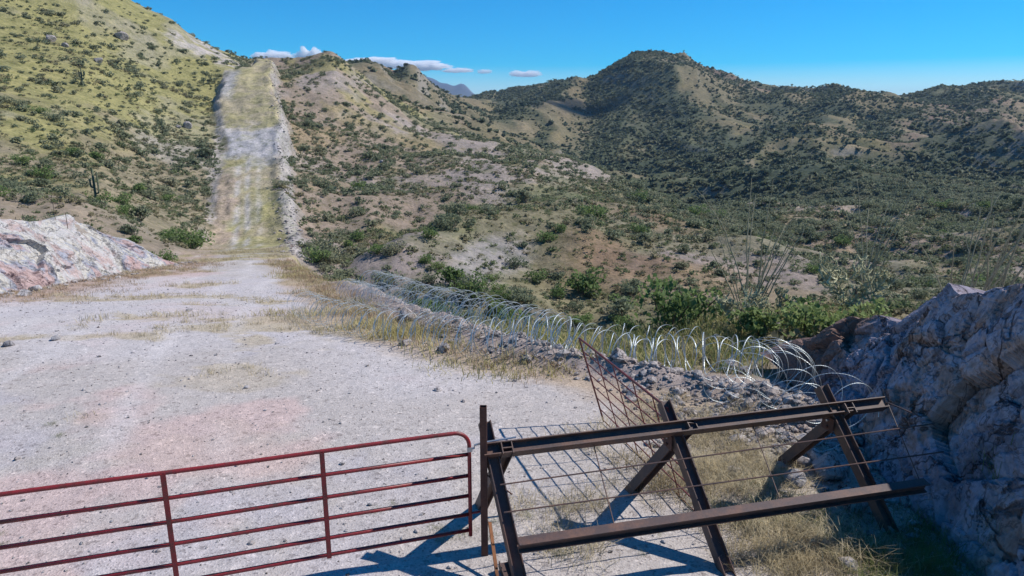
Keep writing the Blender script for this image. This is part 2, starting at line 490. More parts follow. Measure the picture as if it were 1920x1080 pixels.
def mix(nt, a, b, f, mode='MIX'):
    x = nt.nodes.new('ShaderNodeMix'); x.data_type = 'RGBA'; x.blend_type = mode
    for s, v in ((x.inputs['Factor'], f), (x.inputs['A'], a), (x.inputs['B'], b)):
        if isinstance(v, bpy.types.NodeSocket): nt.links.new(v, s)
        elif isinstance(v, (int, float)): s.default_value = v
        else: s.default_value = (*v, 1)
    return x.outputs['Result']

def terrain_mat():
    m, nt, b = mat('ground_soil')
    geo = N(nt, 'ShaderNodeNewGeometry'); pos = geo.outputs['Position']
    at = N(nt, 'ShaderNodeAttribute'); at.attribute_name = 'albedo'
    gr = N(nt, 'ShaderNodeAttribute'); gr.attribute_name = 'gravel'
    # grit for the near gravel, coarser mottling for the hills
    v = N(nt, 'ShaderNodeTexVoronoi'); v.inputs['Scale'].default_value = 48; nt.links.new(pos, v.inputs['Vector'])
    v2 = N(nt, 'ShaderNodeTexVoronoi'); v2.inputs['Scale'].default_value = 17; nt.links.new(pos, v2.inputs['Vector'])
    sep = N(nt, 'ShaderNodeSeparateColor'); nt.links.new(v.outputs['Color'], sep.inputs[0])
    sep2 = N(nt, 'ShaderNodeSeparateColor'); nt.links.new(v2.outputs['Color'], sep2.inputs[0])
    grit = ramp(nt, [(0, (.50, .50, .52)), (.04, (.72, .7, .7)), (.2, (.94, .94, .94)), (.8, (1.02, 1.02, 1.02)), (.95, (1.15, 1.15, 1.15)), (1, (1.35, 1.33, 1.3))], sep.outputs[0])
    grit2 = ramp(nt, [(0, (.5, .48, .48)), (.04, (.75, .74, .74)), (.12, (1, 1, 1)), (.93, (1, 1, 1)), (1, (1.4, 1.38, 1.36))], sep2.outputs[0])
    n1 = noise(nt, pos, 3.0, 6, .7)
    n2 = noise(nt, pos, .35, 7, .65)
    m1 = ramp(nt, [(.25, (.55, .56, .52)), (.5, (1, 1, 1)), (.75, (1.42, 1.40, 1.36))], n1.outputs['Fac'])
    m2 = ramp(nt, [(.28, (.62, .64, .60)), (.5, (1, 1, 1)), (.72, (1.35, 1.30, 1.25))], n2.outputs['Fac'])
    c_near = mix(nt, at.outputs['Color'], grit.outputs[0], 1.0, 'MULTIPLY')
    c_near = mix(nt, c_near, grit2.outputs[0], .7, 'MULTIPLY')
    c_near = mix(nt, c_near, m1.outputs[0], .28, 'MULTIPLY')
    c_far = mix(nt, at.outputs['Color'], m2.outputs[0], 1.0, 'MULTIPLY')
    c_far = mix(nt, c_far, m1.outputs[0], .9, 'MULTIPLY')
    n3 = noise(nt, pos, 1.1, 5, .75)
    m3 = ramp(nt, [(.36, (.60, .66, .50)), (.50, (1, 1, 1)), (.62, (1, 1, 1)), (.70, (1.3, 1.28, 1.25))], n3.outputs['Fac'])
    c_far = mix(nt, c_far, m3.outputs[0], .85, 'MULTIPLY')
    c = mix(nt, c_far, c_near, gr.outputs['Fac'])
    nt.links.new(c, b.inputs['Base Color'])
    b.inputs['Roughness'].default_value = .95
    b.inputs['Specular IOR Level'].default_value = .15
    bmp = N(nt, 'ShaderNodeBump'); bmp.inputs['Strength'].default_value = .35; bmp.inputs['Distance'].default_value = .015
    add = N(nt, 'ShaderNodeMath'); add.operation = 'ADD'
    nt.links.new(v.outputs['Distance'], add.inputs[0]); nt.links.new(n1.outputs['Fac'], add.inputs[1])
    nt.links.new(add.outputs[0], bmp.inputs['Height'])
    bmp2 = N(nt, 'ShaderNodeBump'); bmp2.inputs['Strength'].default_value = .7; bmp2.inputs['Distance'].default_value = .8
    nt.links.new(n2.outputs['Fac'], bmp2.inputs['Height']); nt.links.new(bmp.outputs[0], bmp2.inputs['Normal'])
    inv = N(nt, 'ShaderNodeMath'); inv.operation = 'MULTIPLY_ADD'; inv.inputs[1].default_value = -.7; inv.inputs[2].default_value = .7
    nt.links.new(gr.outputs['Fac'], inv.inputs[0]); nt.links.new(inv.outputs[0], bmp2.inputs['Strength'])
    nt.links.new(bmp2.outputs[0], b.inputs['Normal'])
    return m

def rock_mat(name, stops, scale=1.2, stretch=(1, 1, 1), crack=6.0, rot=(0, 0, 0), cs=.75):
    m, nt, b = mat(name)
    geo = N(nt, 'ShaderNodeNewGeometry'); pos = geo.outputs['Position']
    mp = N(nt, 'ShaderNodeMapping'); mp.inputs['Scale'].default_value = stretch; mp.inputs['Rotation'].default_value = rot
    nt.links.new(pos, mp.inputs['Vector'])
    n1 = noise(nt, mp.outputs[0], scale, 8, .62)
    n1.inputs['Distortion'].default_value = .6
    r = ramp(nt, stops, n1.outputs['Fac'])
    n2 = noise(nt, pos, 14, 6, .7)
    m2 = ramp(nt, [(.3, (.6, .6, .6)), (.5, (1, 1, 1)), (.7, (1.3, 1.3, 1.3))], n2.outputs['Fac'])
    c = mix(nt, r.outputs[0], m2.outputs[0], .8, 'MULTIPLY')
    vo = N(nt, 'ShaderNodeTexVoronoi'); vo.feature = 'DISTANCE_TO_EDGE'; vo.inputs['Scale'].default_value = crack
    wob = mix(nt, pos, n1.outputs['Color'], .25)
    nt.links.new(wob, vo.inputs['Vector'])
    def veins(sc, width, dist, off):
        mv = N(nt, 'ShaderNodeMapping'); mv.inputs['Location'].default_value = (off, off * .7, off * .3)
        mv.inputs['Rotation'].default_value = (.5, .3, .9); mv.inputs['Scale'].default_value = (1, .75, .55)
        nt.links.new(pos, mv.inputs['Vector'])
        nn = noise(nt, mv.outputs[0], sc, 5, .6); nn.inputs['Distortion'].default_value = dist
        a1 = N(nt, 'ShaderNodeMath'); a1.operation = 'SUBTRACT'; a1.inputs[1].default_value = .5; nt.links.new(nn.outputs['Fac'], a1.inputs[0])
        a2 = N(nt, 'ShaderNodeMath'); a2.operation = 'ABSOLUTE'; nt.links.new(a1.outputs[0], a2.inputs[0])
        return ramp(nt, [(0, (.16, .14, .14)), (width * .5, (.45, .43, .43)), (width, (1, 1, 1))], a2.outputs[0])
    cr = veins(crack * .55, .016, .9, 0)
    cr2 = veins(crack * 1.4, .014, 1.4, 7.3)
    cr3 = veins(crack * .9, .010, .4, 3.1)
    c = mix(nt, c, cr.outputs[0], cs, 'MULTIPLY')
    c = mix(nt, c, cr3.outputs[0], cs, 'MULTIPLY')
    c = mix(nt, c, cr2.outputs[0], cs * .7, 'MULTIPLY')
    sp_ = noise(nt, pos, 2.3, 6, .7)
    blotch = ramp(nt, [(.33, (.62, .55, .52)), (.46, (1, 1, 1)), (.60, (1, 1, 1)), (.70, (1.35, 1.33, 1.36))], sp_.outputs['Fac'])
    c = mix(nt, c, blotch.outputs[0], .8, 'MULTIPLY')
    if name == 'blue_grey_rock':      # weathered red-brown earth at the far low end
        sx = N(nt, 'ShaderNodeSeparateXYZ'); nt.links.new(pos, sx.inputs[0])
        ad = N(nt, 'ShaderNodeMath'); ad.operation = 'MULTIPLY_ADD'; ad.inputs[1].default_value = 3.0; nt.links.new(sp_.outputs['Fac'], ad.inputs[0]); nt.links.new(sx.outputs['Y'], ad.inputs[2])
        mr = N(nt, 'ShaderNodeMapRange'); mr.inputs['From Min'].default_value = 12.6; mr.inputs['From Max'].default_value = 13.6
        nt.links.new(ad.outputs[0], mr.inputs['Value'])
        c = mix(nt, c, (.20, .125, .10), mr.outputs[0])
    nt.links.new(c, b.inputs['Base Color'])
    b.inputs['Roughness'].default_value = .9
    b.inputs['Specular IOR Level'].default_value = .2
    bmp = N(nt, 'ShaderNodeBump'); bmp.inputs['Strength'].default_value = .6; bmp.inputs['Distance'].default_value = .05
    nt.links.new(n2.outputs['Fac'], bmp.inputs['Height'])
    bm2 = N(nt, 'ShaderNodeBump'); bm2.inputs['Strength'].default_value = .8; bm2.inputs['Distance'].default_value = .05
    nt.links.new(cr.outputs[0], bm2.inputs['Height']); nt.links.new(bmp.outputs[0], bm2.inputs['Normal'])
    nt.links.new(bm2.outputs[0], b.inputs['Normal'])
    return m

def leaf_mat(name, c0, c1, c2, scale=.35, trans=.25):
    m, nt, b = mat(name)
    geo = N(nt, 'ShaderNodeNewGeometry'); pos = geo.outputs['Position']
    n1 = noise(nt, pos, scale, 3, .7)
    n2 = noise(nt, pos, 5.0, 2, .6)
    r = ramp(nt, [(.30, c0), (.5, c1), (.70, c2)], n1.outputs['Fac'])
    k = ramp(nt, [(.3, (.65, .65, .65)), (.7, (1.35, 1.35, 1.3))], n2.outputs['Fac'])
    c = mix(nt, r.outputs[0], k.outputs[0], 1, 'MULTIPLY')
    nt.links.new(c, b.inputs['Base Color'])
    b.inputs['Roughness'].default_value = .75
    b.inputs['Specular IOR Level'].default_value = .2
    nv = N(nt, 'ShaderNodeVectorMath'); nv.operation = 'ADD'; nv.inputs[1].default_value = (.15, 0, .9)
    nt.links.new(geo.outputs['Normal'], nv.inputs[0]); nt.links.new(nv.outputs[0], b.inputs['Normal'])
    tr = N(nt, 'ShaderNodeBsdfTranslucent'); nt.links.new(c, tr.inputs['Color'])
    ms = N(nt, 'ShaderNodeMixShader'); ms.inputs[0].default_value = trans
    nt.links.new(b.outputs[0], ms.inputs[1]); nt.links.new(tr.outputs[0], ms.inputs[2])
    nt.links.new(ms.outputs[0], nt.nodes['Material Output'].inputs['Surface'])
    return m

def paint_mat(name, base, rust, amt=.5, rough=.5, scale=4, metal=0.0, spec=.4):
    m, nt, b = mat(name)
    tc = N(nt, 'ShaderNodeNewGeometry')
    n1 = noise(nt, tc.outputs['Position'], scale, 8, .7)
    n2 = noise(nt, tc.outputs['Position'], 45, 3, .6)
    r = ramp(nt, [(amt - .09, base), (amt + .09, rust)], n1.outputs['Fac'])
    k = ramp(nt, [(.3, (.75, .75, .75)), (.7, (1.2, 1.2, 1.2))], n2.outputs['Fac'])
    nt.links.new(mix(nt, r.outputs[0], k.outputs[0], .7, 'MULTIPLY'), b.inputs['Base Color'])
    b.inputs['Roughness'].default_value = rough
    b.inputs['Metallic'].default_value = metal
    b.inputs['Specular IOR Level'].default_value = spec
    bmp = N(nt, 'ShaderNodeBump'); bmp.inputs['Strength'].default_value = .25; bmp.inputs['Distance'].default_value = .004
    nt.links.new(n2.outputs['Fac'], bmp.inputs['Height']); nt.links.new(bmp.outputs[0], b.inputs['Normal'])
    return m

M = {}
M['soil'] = terrain_mat()
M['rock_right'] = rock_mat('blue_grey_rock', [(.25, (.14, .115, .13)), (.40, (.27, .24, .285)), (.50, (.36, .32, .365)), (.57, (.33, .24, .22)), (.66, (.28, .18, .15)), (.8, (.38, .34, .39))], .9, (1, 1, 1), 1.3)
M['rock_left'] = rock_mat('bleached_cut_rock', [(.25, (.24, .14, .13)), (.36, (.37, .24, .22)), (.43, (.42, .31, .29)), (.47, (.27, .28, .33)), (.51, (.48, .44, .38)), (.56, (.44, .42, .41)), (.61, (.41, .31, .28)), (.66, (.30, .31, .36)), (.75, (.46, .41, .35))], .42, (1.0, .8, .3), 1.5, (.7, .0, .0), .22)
M['stone'] = rock_mat('loose_stone', [(.3, (.20, .18, .18)), (.5, (.38, .36, .36)), (.7, (.46, .38, .34))], 1.7, crack=5)
M['stone_pale'] = rock_mat('pale_stone', [(.3, (.28, .24, .22)), (.5, (.42, .38, .36)), (.7, (.35, .27, .23))], 2.1, crack=5)
M['gate'] = paint_mat('red_gate_paint', (.23, .022, .025), (.115, .034, .028), .57, .45, 7)
M['panel'] = paint_mat('faded_red_paint', (.17, .028, .028), (.12, .045, .035), .5, .6, 4)
M['rust'] = paint_mat('dark_rusted_steel', (.080, .052, .049), (.15, .078, .055), .54, .58, 3.2, 0.0, .4)
M['rust_post'] = paint_mat('rusted_post_steel', (.075, .030, .022), (.12, .048, .032), .5, .8, 3)
M['rust_orange'] = paint_mat('orange_rust', (.30, .13, .06), (.18, .08, .04), .5, .85, 6)
M['zinc'] = paint_mat('galvanised_steel', (.45, .47, .49), (.35, .37, .39), .5, .35, 6, .7)
M['wire'] = paint_mat('razor_tape_steel', (.52, .56, .56), (.38, .42, .43), .5, .38, 3, .3)
M['shrub'] = leaf_mat('desert_shrub_leaf', (.150, .175, .105), (.205, .225, .135), (.29, .27, .17), .10, .4)
M['shrub_green'] = leaf_mat('green_shrub_leaf', (.095, .15, .05), (.14, .205, .065), (.20, .25, .09), .5, .42)
M['shrub_lime'] = leaf_mat('lime_shrub_leaf', (.13, .18, .06), (.18, .24, .08), (.25, .30, .11), .8, .42)
M['scrub'] = leaf_mat('far_scrub_leaf', (.085, .110, .068), (.125, .145, .085), (.19, .18, .10), .035, .35)
M['brush'] = leaf_mat('brush_leaf', (.15, .135, .08), (.21, .185, .105), (.29, .25, .14), .2, .3)
M['weeds'] = leaf_mat('weed_leaf', (.10, .13, .06), (.15, .18, .08), (.20, .22, .11), .2, .35)
M['bark'] = paint_mat('grey_brown_bark', (.10, .075, .055), (.16, .125, .09), .5, .9, 8)
M['ocotillo'] = paint_mat('ocotillo_bark', (.36, .31, .20), (.22, .19, .12), .5, .9, 9)
M['cholla'] = leaf_mat('cholla_spines', (.36, .33, .18), (.54, .50, .30), (.70, .66, .44), 2.0, .15)
M['saguaro'] = leaf_mat('saguaro_skin', (.07, .085, .05), (.09, .105, .06), (.12, .13, .08), 1.0, 0)
M['straw'] = leaf_mat('dry_grass', (.33, .26, .155), (.46, .38, .24), (.58, .50, .35), .9, .35)
M['grass_yellow'] = leaf_mat('yellow_grass', (.31, .27, .10), (.42, .36, .16), (.52, .44, .25), .7, .35)
M['grass_red'] = leaf_mat('reddish_grass', (.26, .17, .11), (.34, .24, .15), (.40, .30, .18), .7, .3)
M['grass_green'] = leaf_mat('green_grass', (.10, .14, .04), (.16, .19, .06), (.25, .25, .10), 1.2, .35)

# ------------------------------------------------------------------ ground sheet
def albedo(X, Y, Z, slope):
    n = len(X)
    a = X / np.maximum(Y, 6)
    f1 = fbm(X, Y, 34, 5, 201, .6); f2 = fbm(X, Y, 12, 5, 231, .6); f3 = fbm(X, Y, 90, 4, 251); f4 = fbm(X, Y, 3.0, 4, 271, .6)
    soil = np.array([.26, .203, .158]); tan = np.array([.27, .20, .11]); olive = np.array([.258, .235, .100])
    grey = np.array([.31, .265, .25]); dark = np.array([.055, .06, .028]); pale = np.array([.46, .43, .43])
    def lerp(c, d, w): return c * (1 - w[:, None]) + np.asarray(d) * w[:, None]
    C = np.tile(soil, (n, 1))
    C = lerp(C, grey, sstep(.50, .60, f1) * .6)
    C = lerp(C, tan, sstep(.48, .60, f2) * .55)
    # green cover low in the valleys and on the spur in front
    C = lerp(C, [.175, .170, .085], sstep(.50, .62, fbm(X, Y, 18, 4, 291)) * .60 * sstep(.0, .04, a + .2))
    C = lerp(C, [.235, .152, .100], np.exp(-((a - .16) / .11) ** 2) * sstep(48, 56, Y) * (1 - sstep(84, 92, Y)) * sstep(.35, .55, f2) * .8)
    C = lerp(C, [.17, .175, .075], np.exp(-((a + .12) / .10) ** 2) * sstep(44, 50, Y) * (1 - sstep(80, 90, Y)) * sstep(.38, .55, f2) * .7)
    # the left hillside is grassy and olive yellow above, stony lower down
    left = sstep(-.345, -.385, a + (f2 - .5) * .04) * sstep(50, 62, Y)
    C = lerp(C, [.205, .170, .135], sstep(-.345, -.385, a) * sstep(40, 46, Y) * .6)
    gh = sstep(-1, 6, Z + (f2 - .5) * 16 + (f1 - .5) * 10)
    C = lerp(C, olive, left * (.25 + .70 * gh))
    C = lerp(C, [.30, .27, .235], left * sstep(.56, .63, f1) * .7 * (1 - .5 * gh))
    # crest of the flank right of the track
    fl = sstep(-.36, -.33, a) * (1 - sstep(-.1, .0, a)) * sstep(140, 185, Y) * (1 - sstep(230, 300, Y))
    C = lerp(C, [.26, .235, .10], fl * sstep(.45, .58, f2) * .7)
    # mountain country
    far = np.maximum(sstep(260, 420, Y), sstep(182, 225, Y) * sstep(-.12, -.02, a))
    Cf = np.tile(np.array([.155, .130, .078]), (n, 1))
    Cf = lerp(Cf, [.21, .15, .115], sstep(.45, .62, f3))
    Cf = lerp(Cf, [.22, .18, .08], sstep(.55, .66, f1) * .6)
    Cf = lerp(Cf, [.085, .095, .055], sstep(.42, .56, fbm(X, Y, 45, 6, 311, .68)) * .75)
    Cf = lerp(Cf, [.075, .09, .05], (1 - sstep(-24, -2, Z)) * .9)
    Cf = lerp(Cf, [.27, .22, .15], sstep(.66, .72, f2) * .7)
    C = C * (1 - far[:, None]) + Cf * far[:, None]
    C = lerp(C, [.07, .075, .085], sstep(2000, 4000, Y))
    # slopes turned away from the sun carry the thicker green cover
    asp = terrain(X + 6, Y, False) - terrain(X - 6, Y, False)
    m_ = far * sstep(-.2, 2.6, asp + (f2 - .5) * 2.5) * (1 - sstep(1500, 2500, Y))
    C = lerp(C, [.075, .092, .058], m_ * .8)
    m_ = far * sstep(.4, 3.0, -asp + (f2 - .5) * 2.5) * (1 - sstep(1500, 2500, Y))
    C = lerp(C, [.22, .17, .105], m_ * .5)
    for P_, h_, w_ in SPURS[7:10]:
        dd, pp_ = seg_dist(X, Y, P_)
        C = lerp(C, [.37, .30, .255], np.exp(-(dd / (w_ * .8)) ** 2) * sstep(.3, .6, f4 + .15) * .85)
    # steep bare rock
    C = lerp(C, [.27, .24, .22], sstep(.75, 1.15, slope) * .6)
    # sandy ridge tops to the right
    sr = sstep(.18, .3, a) * sstep(70, 85, Y) * (1 - sstep(150, 200, Y)) * sstep(.47, .58, fbm(X, Y, 26, 4, 331))
    C = lerp(C, [.34, .265, .20], sr * .75)
    C = lerp(C, [.20, .165, .10], sstep(-.1, .1, a) * sstep(12, 14, Y) * (1 - sstep(18, 24, Y)) * .8)
    C = lerp(C, [.17, .165, .085], sstep(-.1, .1, a) * sstep(17, 21, Y) * (1 - sstep(34, 46, Y)) * .75)
    C = C * (1 - .10 * sstep(38, 50, Y) * (1 - sstep(90, 120, Y)) * sstep(-.3, -.2, a))[:, None]
    C = lerp(C, [.115, .135, .065], sstep(-.04, .03, a) * (1 - sstep(.33, .42, a)) * sstep(84, 91, Y) * (1 - sstep(108, 122, Y)) * .75)
    C = lerp(C, [.115, .13, .068], sstep(.02, .08, a) * (1 - sstep(.36, .42, a)) * sstep(125, 135, Y) * (1 - sstep(135, 150, Y)) * sstep(.22, .28, a) * .6)
    # gravel scar on the near spur
    sp = np.exp(-(((X + 1.3 - (Y - 55) * .38) / 3.2) ** 2 + ((Y - 55) / 9) ** 2))
    C = lerp(C, [.29, .262, .255], sstep(.30, .75, sp + (f4 - .5) * .7 + (f2 - .5) * .5) * .75)
    # the track
    w, s = road_w(X, Y)
    rd = sstep(.62, .95, w + (f4 - .5) * .3) * sstep(42, 56, Y)
    Cr = np.tile(np.array([.325, .285, .15]), (n, 1))
    Cr = lerp(Cr, [.36, .30, .22], sstep(.42, .55, f2) * .75)
    Cr = lerp(Cr, [.28, .265, .115], sstep(.50, .64, f4) * .5)
    Cr = lerp(Cr, [.40, .30, .25], sstep(.35, .15, (X - padL(Y)) / np.maximum(padR(Y) - padL(Y), 1) + (f4 - .5) * .5) * (1 - sstep(92, 104, Y)) * .7)
    cxr = (X - padL(Y)) / np.maximum(padR(Y) - padL(Y), 1)
    tr = np.exp(-((cxr - .30) / .06) ** 2) + np.exp(-((cxr - .47) / .05) ** 2) + .6 * np.exp(-((cxr - .66) / .05) ** 2)
    trn = vnoise(X * 1.2, Y * .12, 341)
    Cr = lerp(Cr, [.43, .395, .375], np.clip(tr + (f4 - .5) * .8, 0, 1) * sstep(.3, .65, trn) * (1 - sstep(112, 118, Y)) * .85)
    ph = sstep(101, 108, Y + (f2 - .5) * 14 + (f4 - .5) * 6) * (1 - sstep(117, 127, Y + (f4 - .5) * 16))
    Cr = lerp(Cr, [.40, .38, .40], ph * .9)
    Cr = lerp(Cr, [.40, .34, .20], sstep(122, 130, Y) * sstep(.42, .6, f4) * .5)
    Cr = lerp(Cr, [.40, .38, .40], sstep(138, 146, Y) * (1 - sstep(160, 168, Y)) * (1 - sstep(.15, .35, cxr + (f4 - .5) * .2)) * .8)
    C = C * (1 - rd[:, None]) + Cr * rd[:, None]
    d = X - padR(Y)
    bank = (1 - .45 * sstep(110, 150, Y)) * np.exp(-((d - 1.0) / 1.1) ** 2) * sstep(45, 56, Y) * (1 - sstep(185, 192, Y))
    C = lerp(C, [.38, .35, .34], sstep(.3, .8, bank + (f4 - .5) * .9) * .75)
    dl = padL(Y) - X
    bl = np.exp(-((dl - .9) / 1.1) ** 2) * sstep(72, 80, Y) * (1 - sstep(168, 172, Y))
    C = lerp(C, [.42, .37, .34], sstep(.45, .85, bl + (f4 - .5) * .8) * .8)
    # cut at the crest, left of the track
    ct = sstep(-62, -66, X) * sstep(165, 170, Y) * (1 - sstep(196, 200, Y)) * sstep(-84, -78, X)
    C = lerp(C, [.42, .37, .37], ct * sstep(.35, .6, f4) * .8)
    # the pad: lavender gravel, pinker patches, dry grass freckles, reddish band under the cut
    pad = sstep(.15, .75, w) * (1 - sstep(42, 56, Y))
    g1 = fbm(X, Y, 4.5, 5, 401, .6); g2 = fbm(X * .6 + Y * .1, Y, 2.2, 5, 421, .65); g3 = fbm(X, Y, 11, 4, 441)
    Cp = np.tile(np.array([.43, .384, .357]), (n, 1))
    Cp = lerp(Cp, [.50, .37, .34], sstep(.53, .64, g1) * .75)
    Cp = lerp(Cp, [.42, .385, .40], sstep(.55, .66, fbm(X, Y, 3.1, 5, 461, .6)) * .6)
    Cp = lerp(Cp, [.50, .46, .455], sstep(.54, .64, g3) * .6)
    gr = sstep(.53, .62, g2 + .07 * sstep(12, 30, Y)) * (.15 + .85 * sstep(9, 16, Y))
    Cp = lerp(Cp, [.40, .32, .19], gr * .62)
    ed = np.exp(-((X - padL(Y)) / 3.2) ** 2) * sstep(14, 22, Y)
    Cp = lerp(Cp, [.37, .255, .19], sstep(.2, .75, ed + (g2 - .5) * .9) * .8)
    er = np.exp(-(d / 1.9) ** 2) * sstep(8.5, 10.5, Y)
    Cp = lerp(Cp, [.38, .28, .185], sstep(.2, .75, er + (g2 - .5) * .9) * .75)
    Cp = lerp(Cp, [.40, .355, .15], sstep(34, 46, Y) * sstep(.38, .55, g2) * .75)
    xw = X + .36 * (Y - 8) + .9 * np.sin(Y * .11)
    for x0_, sg in ((-4.4, 1), (-2.8, 1), (-8.3, 1), (-6.7, 1), (-11.5, -1), (-9.9, -1)):
        tw = np.exp(-((xw - x0_ + (fbm(Y, Y * 0 + x0_, 6, 2, 471) - .5) * .8) / .26) ** 2) * sstep(.30, .60, vnoise(X * .8, Y * .25, 451 + int(-x0_)))
        Cp = lerp(Cp, [.56, .515, .50] if sg > 0 else [.37, .325, .31], np.clip(tw, 0, 1) * .50)
    C = C * (1 - pad[:, None]) + Cp * pad[:, None]
    # rubble and dirt at the near right side
    rr = sstep(-.2, .6, d) * (1 - sstep(3.5, 6, d)) * (1 - sstep(24, 34, Y)) * sstep(4, 7, Y)
    C = lerp(C, [.33, .27, .25], rr * .8)
    bk = sstep(5.0, 6.2, X) * sstep(-6, -4, Y) * (1 - sstep(14, 16, Y)) * (1 - sstep(13, 17, X))
    C = lerp(C, [.30, .25, .22], bk * .85)
    rr2 = sstep(1.9, 3.1, X + (g2 - .5) * 2) * (1 - sstep(9.5, 12, Y)) * sstep(0, 1, Y)
    C = lerp(C, [.30, .25, .18], rr2 * .6)
    near = sstep(34, 22, Y) if False else 1 - sstep(26, 60, Y)
    return np.clip(C, 0, 1), near

cols = np.linspace(-1.12, 1.12, 860)
rows = np.concatenate([np.linspace(.6, 12.5, 46, endpoint=False),
                       np.exp(np.linspace(math.log(12.5), math.log(36), 330, endpoint=False)),
                       np.exp(np.linspace(math.log(36), math.log(260), 400, endpoint=False)),
                       np.exp(np.linspace(math.log(260), math.log(1100), 170, endpoint=False)),
                       np.exp(np.linspace(math.log(1100), math.log(9400), 90))])
AA, SS = np.meshgrid(cols, rows)
GX, GY = (AA * SS).ravel(), (SS - 8.0).ravel()
GZ = terrain(GX, GY)
nr, nc = AA.shape
ii, jj = np.meshgrid(np.arange(nr - 1), np.arange(nc - 1), indexing='ij')
k0 = (ii * nc + jj).ravel()
g = MB().add(np.stack([GX, GY, GZ], -1), np.stack([k0, k0 + 1, k0 + nc + 1, k0 + nc], -1))
terr = g.build('terrain', M['soil'], smooth=True)
tag(terr, 'gravel pad, dirt track and scrub covered desert hills', kind='structure')
Zg = GZ.reshape(nr, nc)
gxs = np.gradient(Zg, axis=1) / np.maximum(np.gradient(GX.reshape(nr, nc), axis=1), 1e-6)
gys = np.gradient(Zg, axis=0) / np.maximum(np.gradient(GY.reshape(nr, nc), axis=0), 1e-6)
slope = np.sqrt(gxs ** 2 + gys ** 2).ravel()
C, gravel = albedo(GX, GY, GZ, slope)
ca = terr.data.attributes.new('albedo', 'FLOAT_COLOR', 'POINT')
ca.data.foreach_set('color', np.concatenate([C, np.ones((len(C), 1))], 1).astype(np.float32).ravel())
fa = terr.data.attributes.new('gravel', 'FLOAT', 'POINT')
fa.data.foreach_set('value', gravel.astype(np.float32))

# ------------------------------------------------------------------ rock banks (their own sheets, blocky in 3-D)
def bank_sheet(name, ys, xb, zb, xc, zc, back, side, res, mt, label, blocks, steps=1):
    nv = int(res[1]); nb = int(res[2])
    t = np.concatenate([np.linspace(-.06, 1, nv), 1 + np.linspace(0, 1, nb + 1)[1:]])
    YY, TT = np.meshgrid(ys, t, indexing='ij')
    XB, ZB, XC, ZC = (f(YY) for f in (xb, zb, xc, zc))
    tf = np.clip(TT, -1, 1)
    prof = tf ** .9 if False else tf
    Xp = XB + (XC - XB) * tf + side * back[0] * np.clip(TT - 1, 0, 1)
    Zp_drop = .9 * sstep(1.72, 2.0, TT)
    bulge = .12 * np.sin(np.clip(TT, 0, 1) * math.pi)
    Zp = ZB + (ZC - ZB) * prof + bulge - back[1] * np.clip(TT - 1, 0, 1) ** 1.3 - Zp_drop
    P = np.stack([Xp, YY, Zp], -1).reshape(-1, 3)
    Nn = np.stack([-side * np.ones(len(P)) * .85, np.zeros(len(P)), np.full(len(P), .5)], -1)
    Q = P + .25 * np.stack([vnoise(P[:, 1] * 1.5, P[:, 2] * 1.5, 5), vnoise(P[:, 0] * 1.5 + 7, P[:, 2] * 1.5, 6), vnoise(P[:, 1] * 1.5, P[:, 0] * 1.5 + 9, 8)], -1)
    disp = 0
    ca_, sa_ = math.cos(.6), math.sin(.6)
    ROT = np.array([[1, 0, 0], [0, ca_, sa_], [0, -sa_, ca_]])
    for lam, amp, cr in blocks:
        f1, f2, cid, tl = worley(Q @ ROT.T * np.array([1, 1, .8]), lam, int(lam * 100))
        disp = disp + amp * (cid - .5) + amp * 1.7 * tl - cr * (1 - sstep(0, .07, f2 - f1))
    fade = sstep(-.06, .10, TT.ravel()) * (1 - .45 * sstep(.7, .95, TT.ravel())) * (1 - sstep(1.6, 2.0, TT.ravel()) * .9)
    fade = fade * (1 - .8 * sstep(ys.max() - 2.2, ys.max() - .3, P[:, 1]))
    disp = disp * fade + .04 * (fbm(P[:, 1] + P[:, 0], P[:, 2], .4, 4, 77) - .5)
    P = P + Nn * disp[:, None]
    n0, n1 = YY.shape
    i, j = np.meshgrid(np.arange(n0 - 1), np.arange(n1 - 1), indexing='ij')
    k = (i * n1 + j).ravel()
    q = np.stack([k, k + 1, k + n1 + 1, k + n1], -1)
    if side < 0: q = q[:, ::-1]
    o = MB().add(P, q).build(name, mt)
    return tag(o, label, kind='structure')

pz_ = lambda Y: padZ(np.clip(Y, -39, 299))
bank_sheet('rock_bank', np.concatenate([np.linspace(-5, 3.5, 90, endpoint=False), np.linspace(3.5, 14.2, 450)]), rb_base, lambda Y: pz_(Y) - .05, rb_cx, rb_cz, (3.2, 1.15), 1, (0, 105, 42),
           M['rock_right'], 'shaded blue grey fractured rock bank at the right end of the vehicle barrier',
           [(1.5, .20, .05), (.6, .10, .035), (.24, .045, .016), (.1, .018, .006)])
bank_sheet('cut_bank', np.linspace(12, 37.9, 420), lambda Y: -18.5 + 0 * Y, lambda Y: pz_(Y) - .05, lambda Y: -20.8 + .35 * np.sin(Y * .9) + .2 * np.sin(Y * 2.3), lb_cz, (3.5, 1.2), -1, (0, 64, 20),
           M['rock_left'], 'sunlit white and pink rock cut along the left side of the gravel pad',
           [(2.6, .22, .03), (.9, .10, .02), (.35, .05, .012), (.16, .025, .008)])

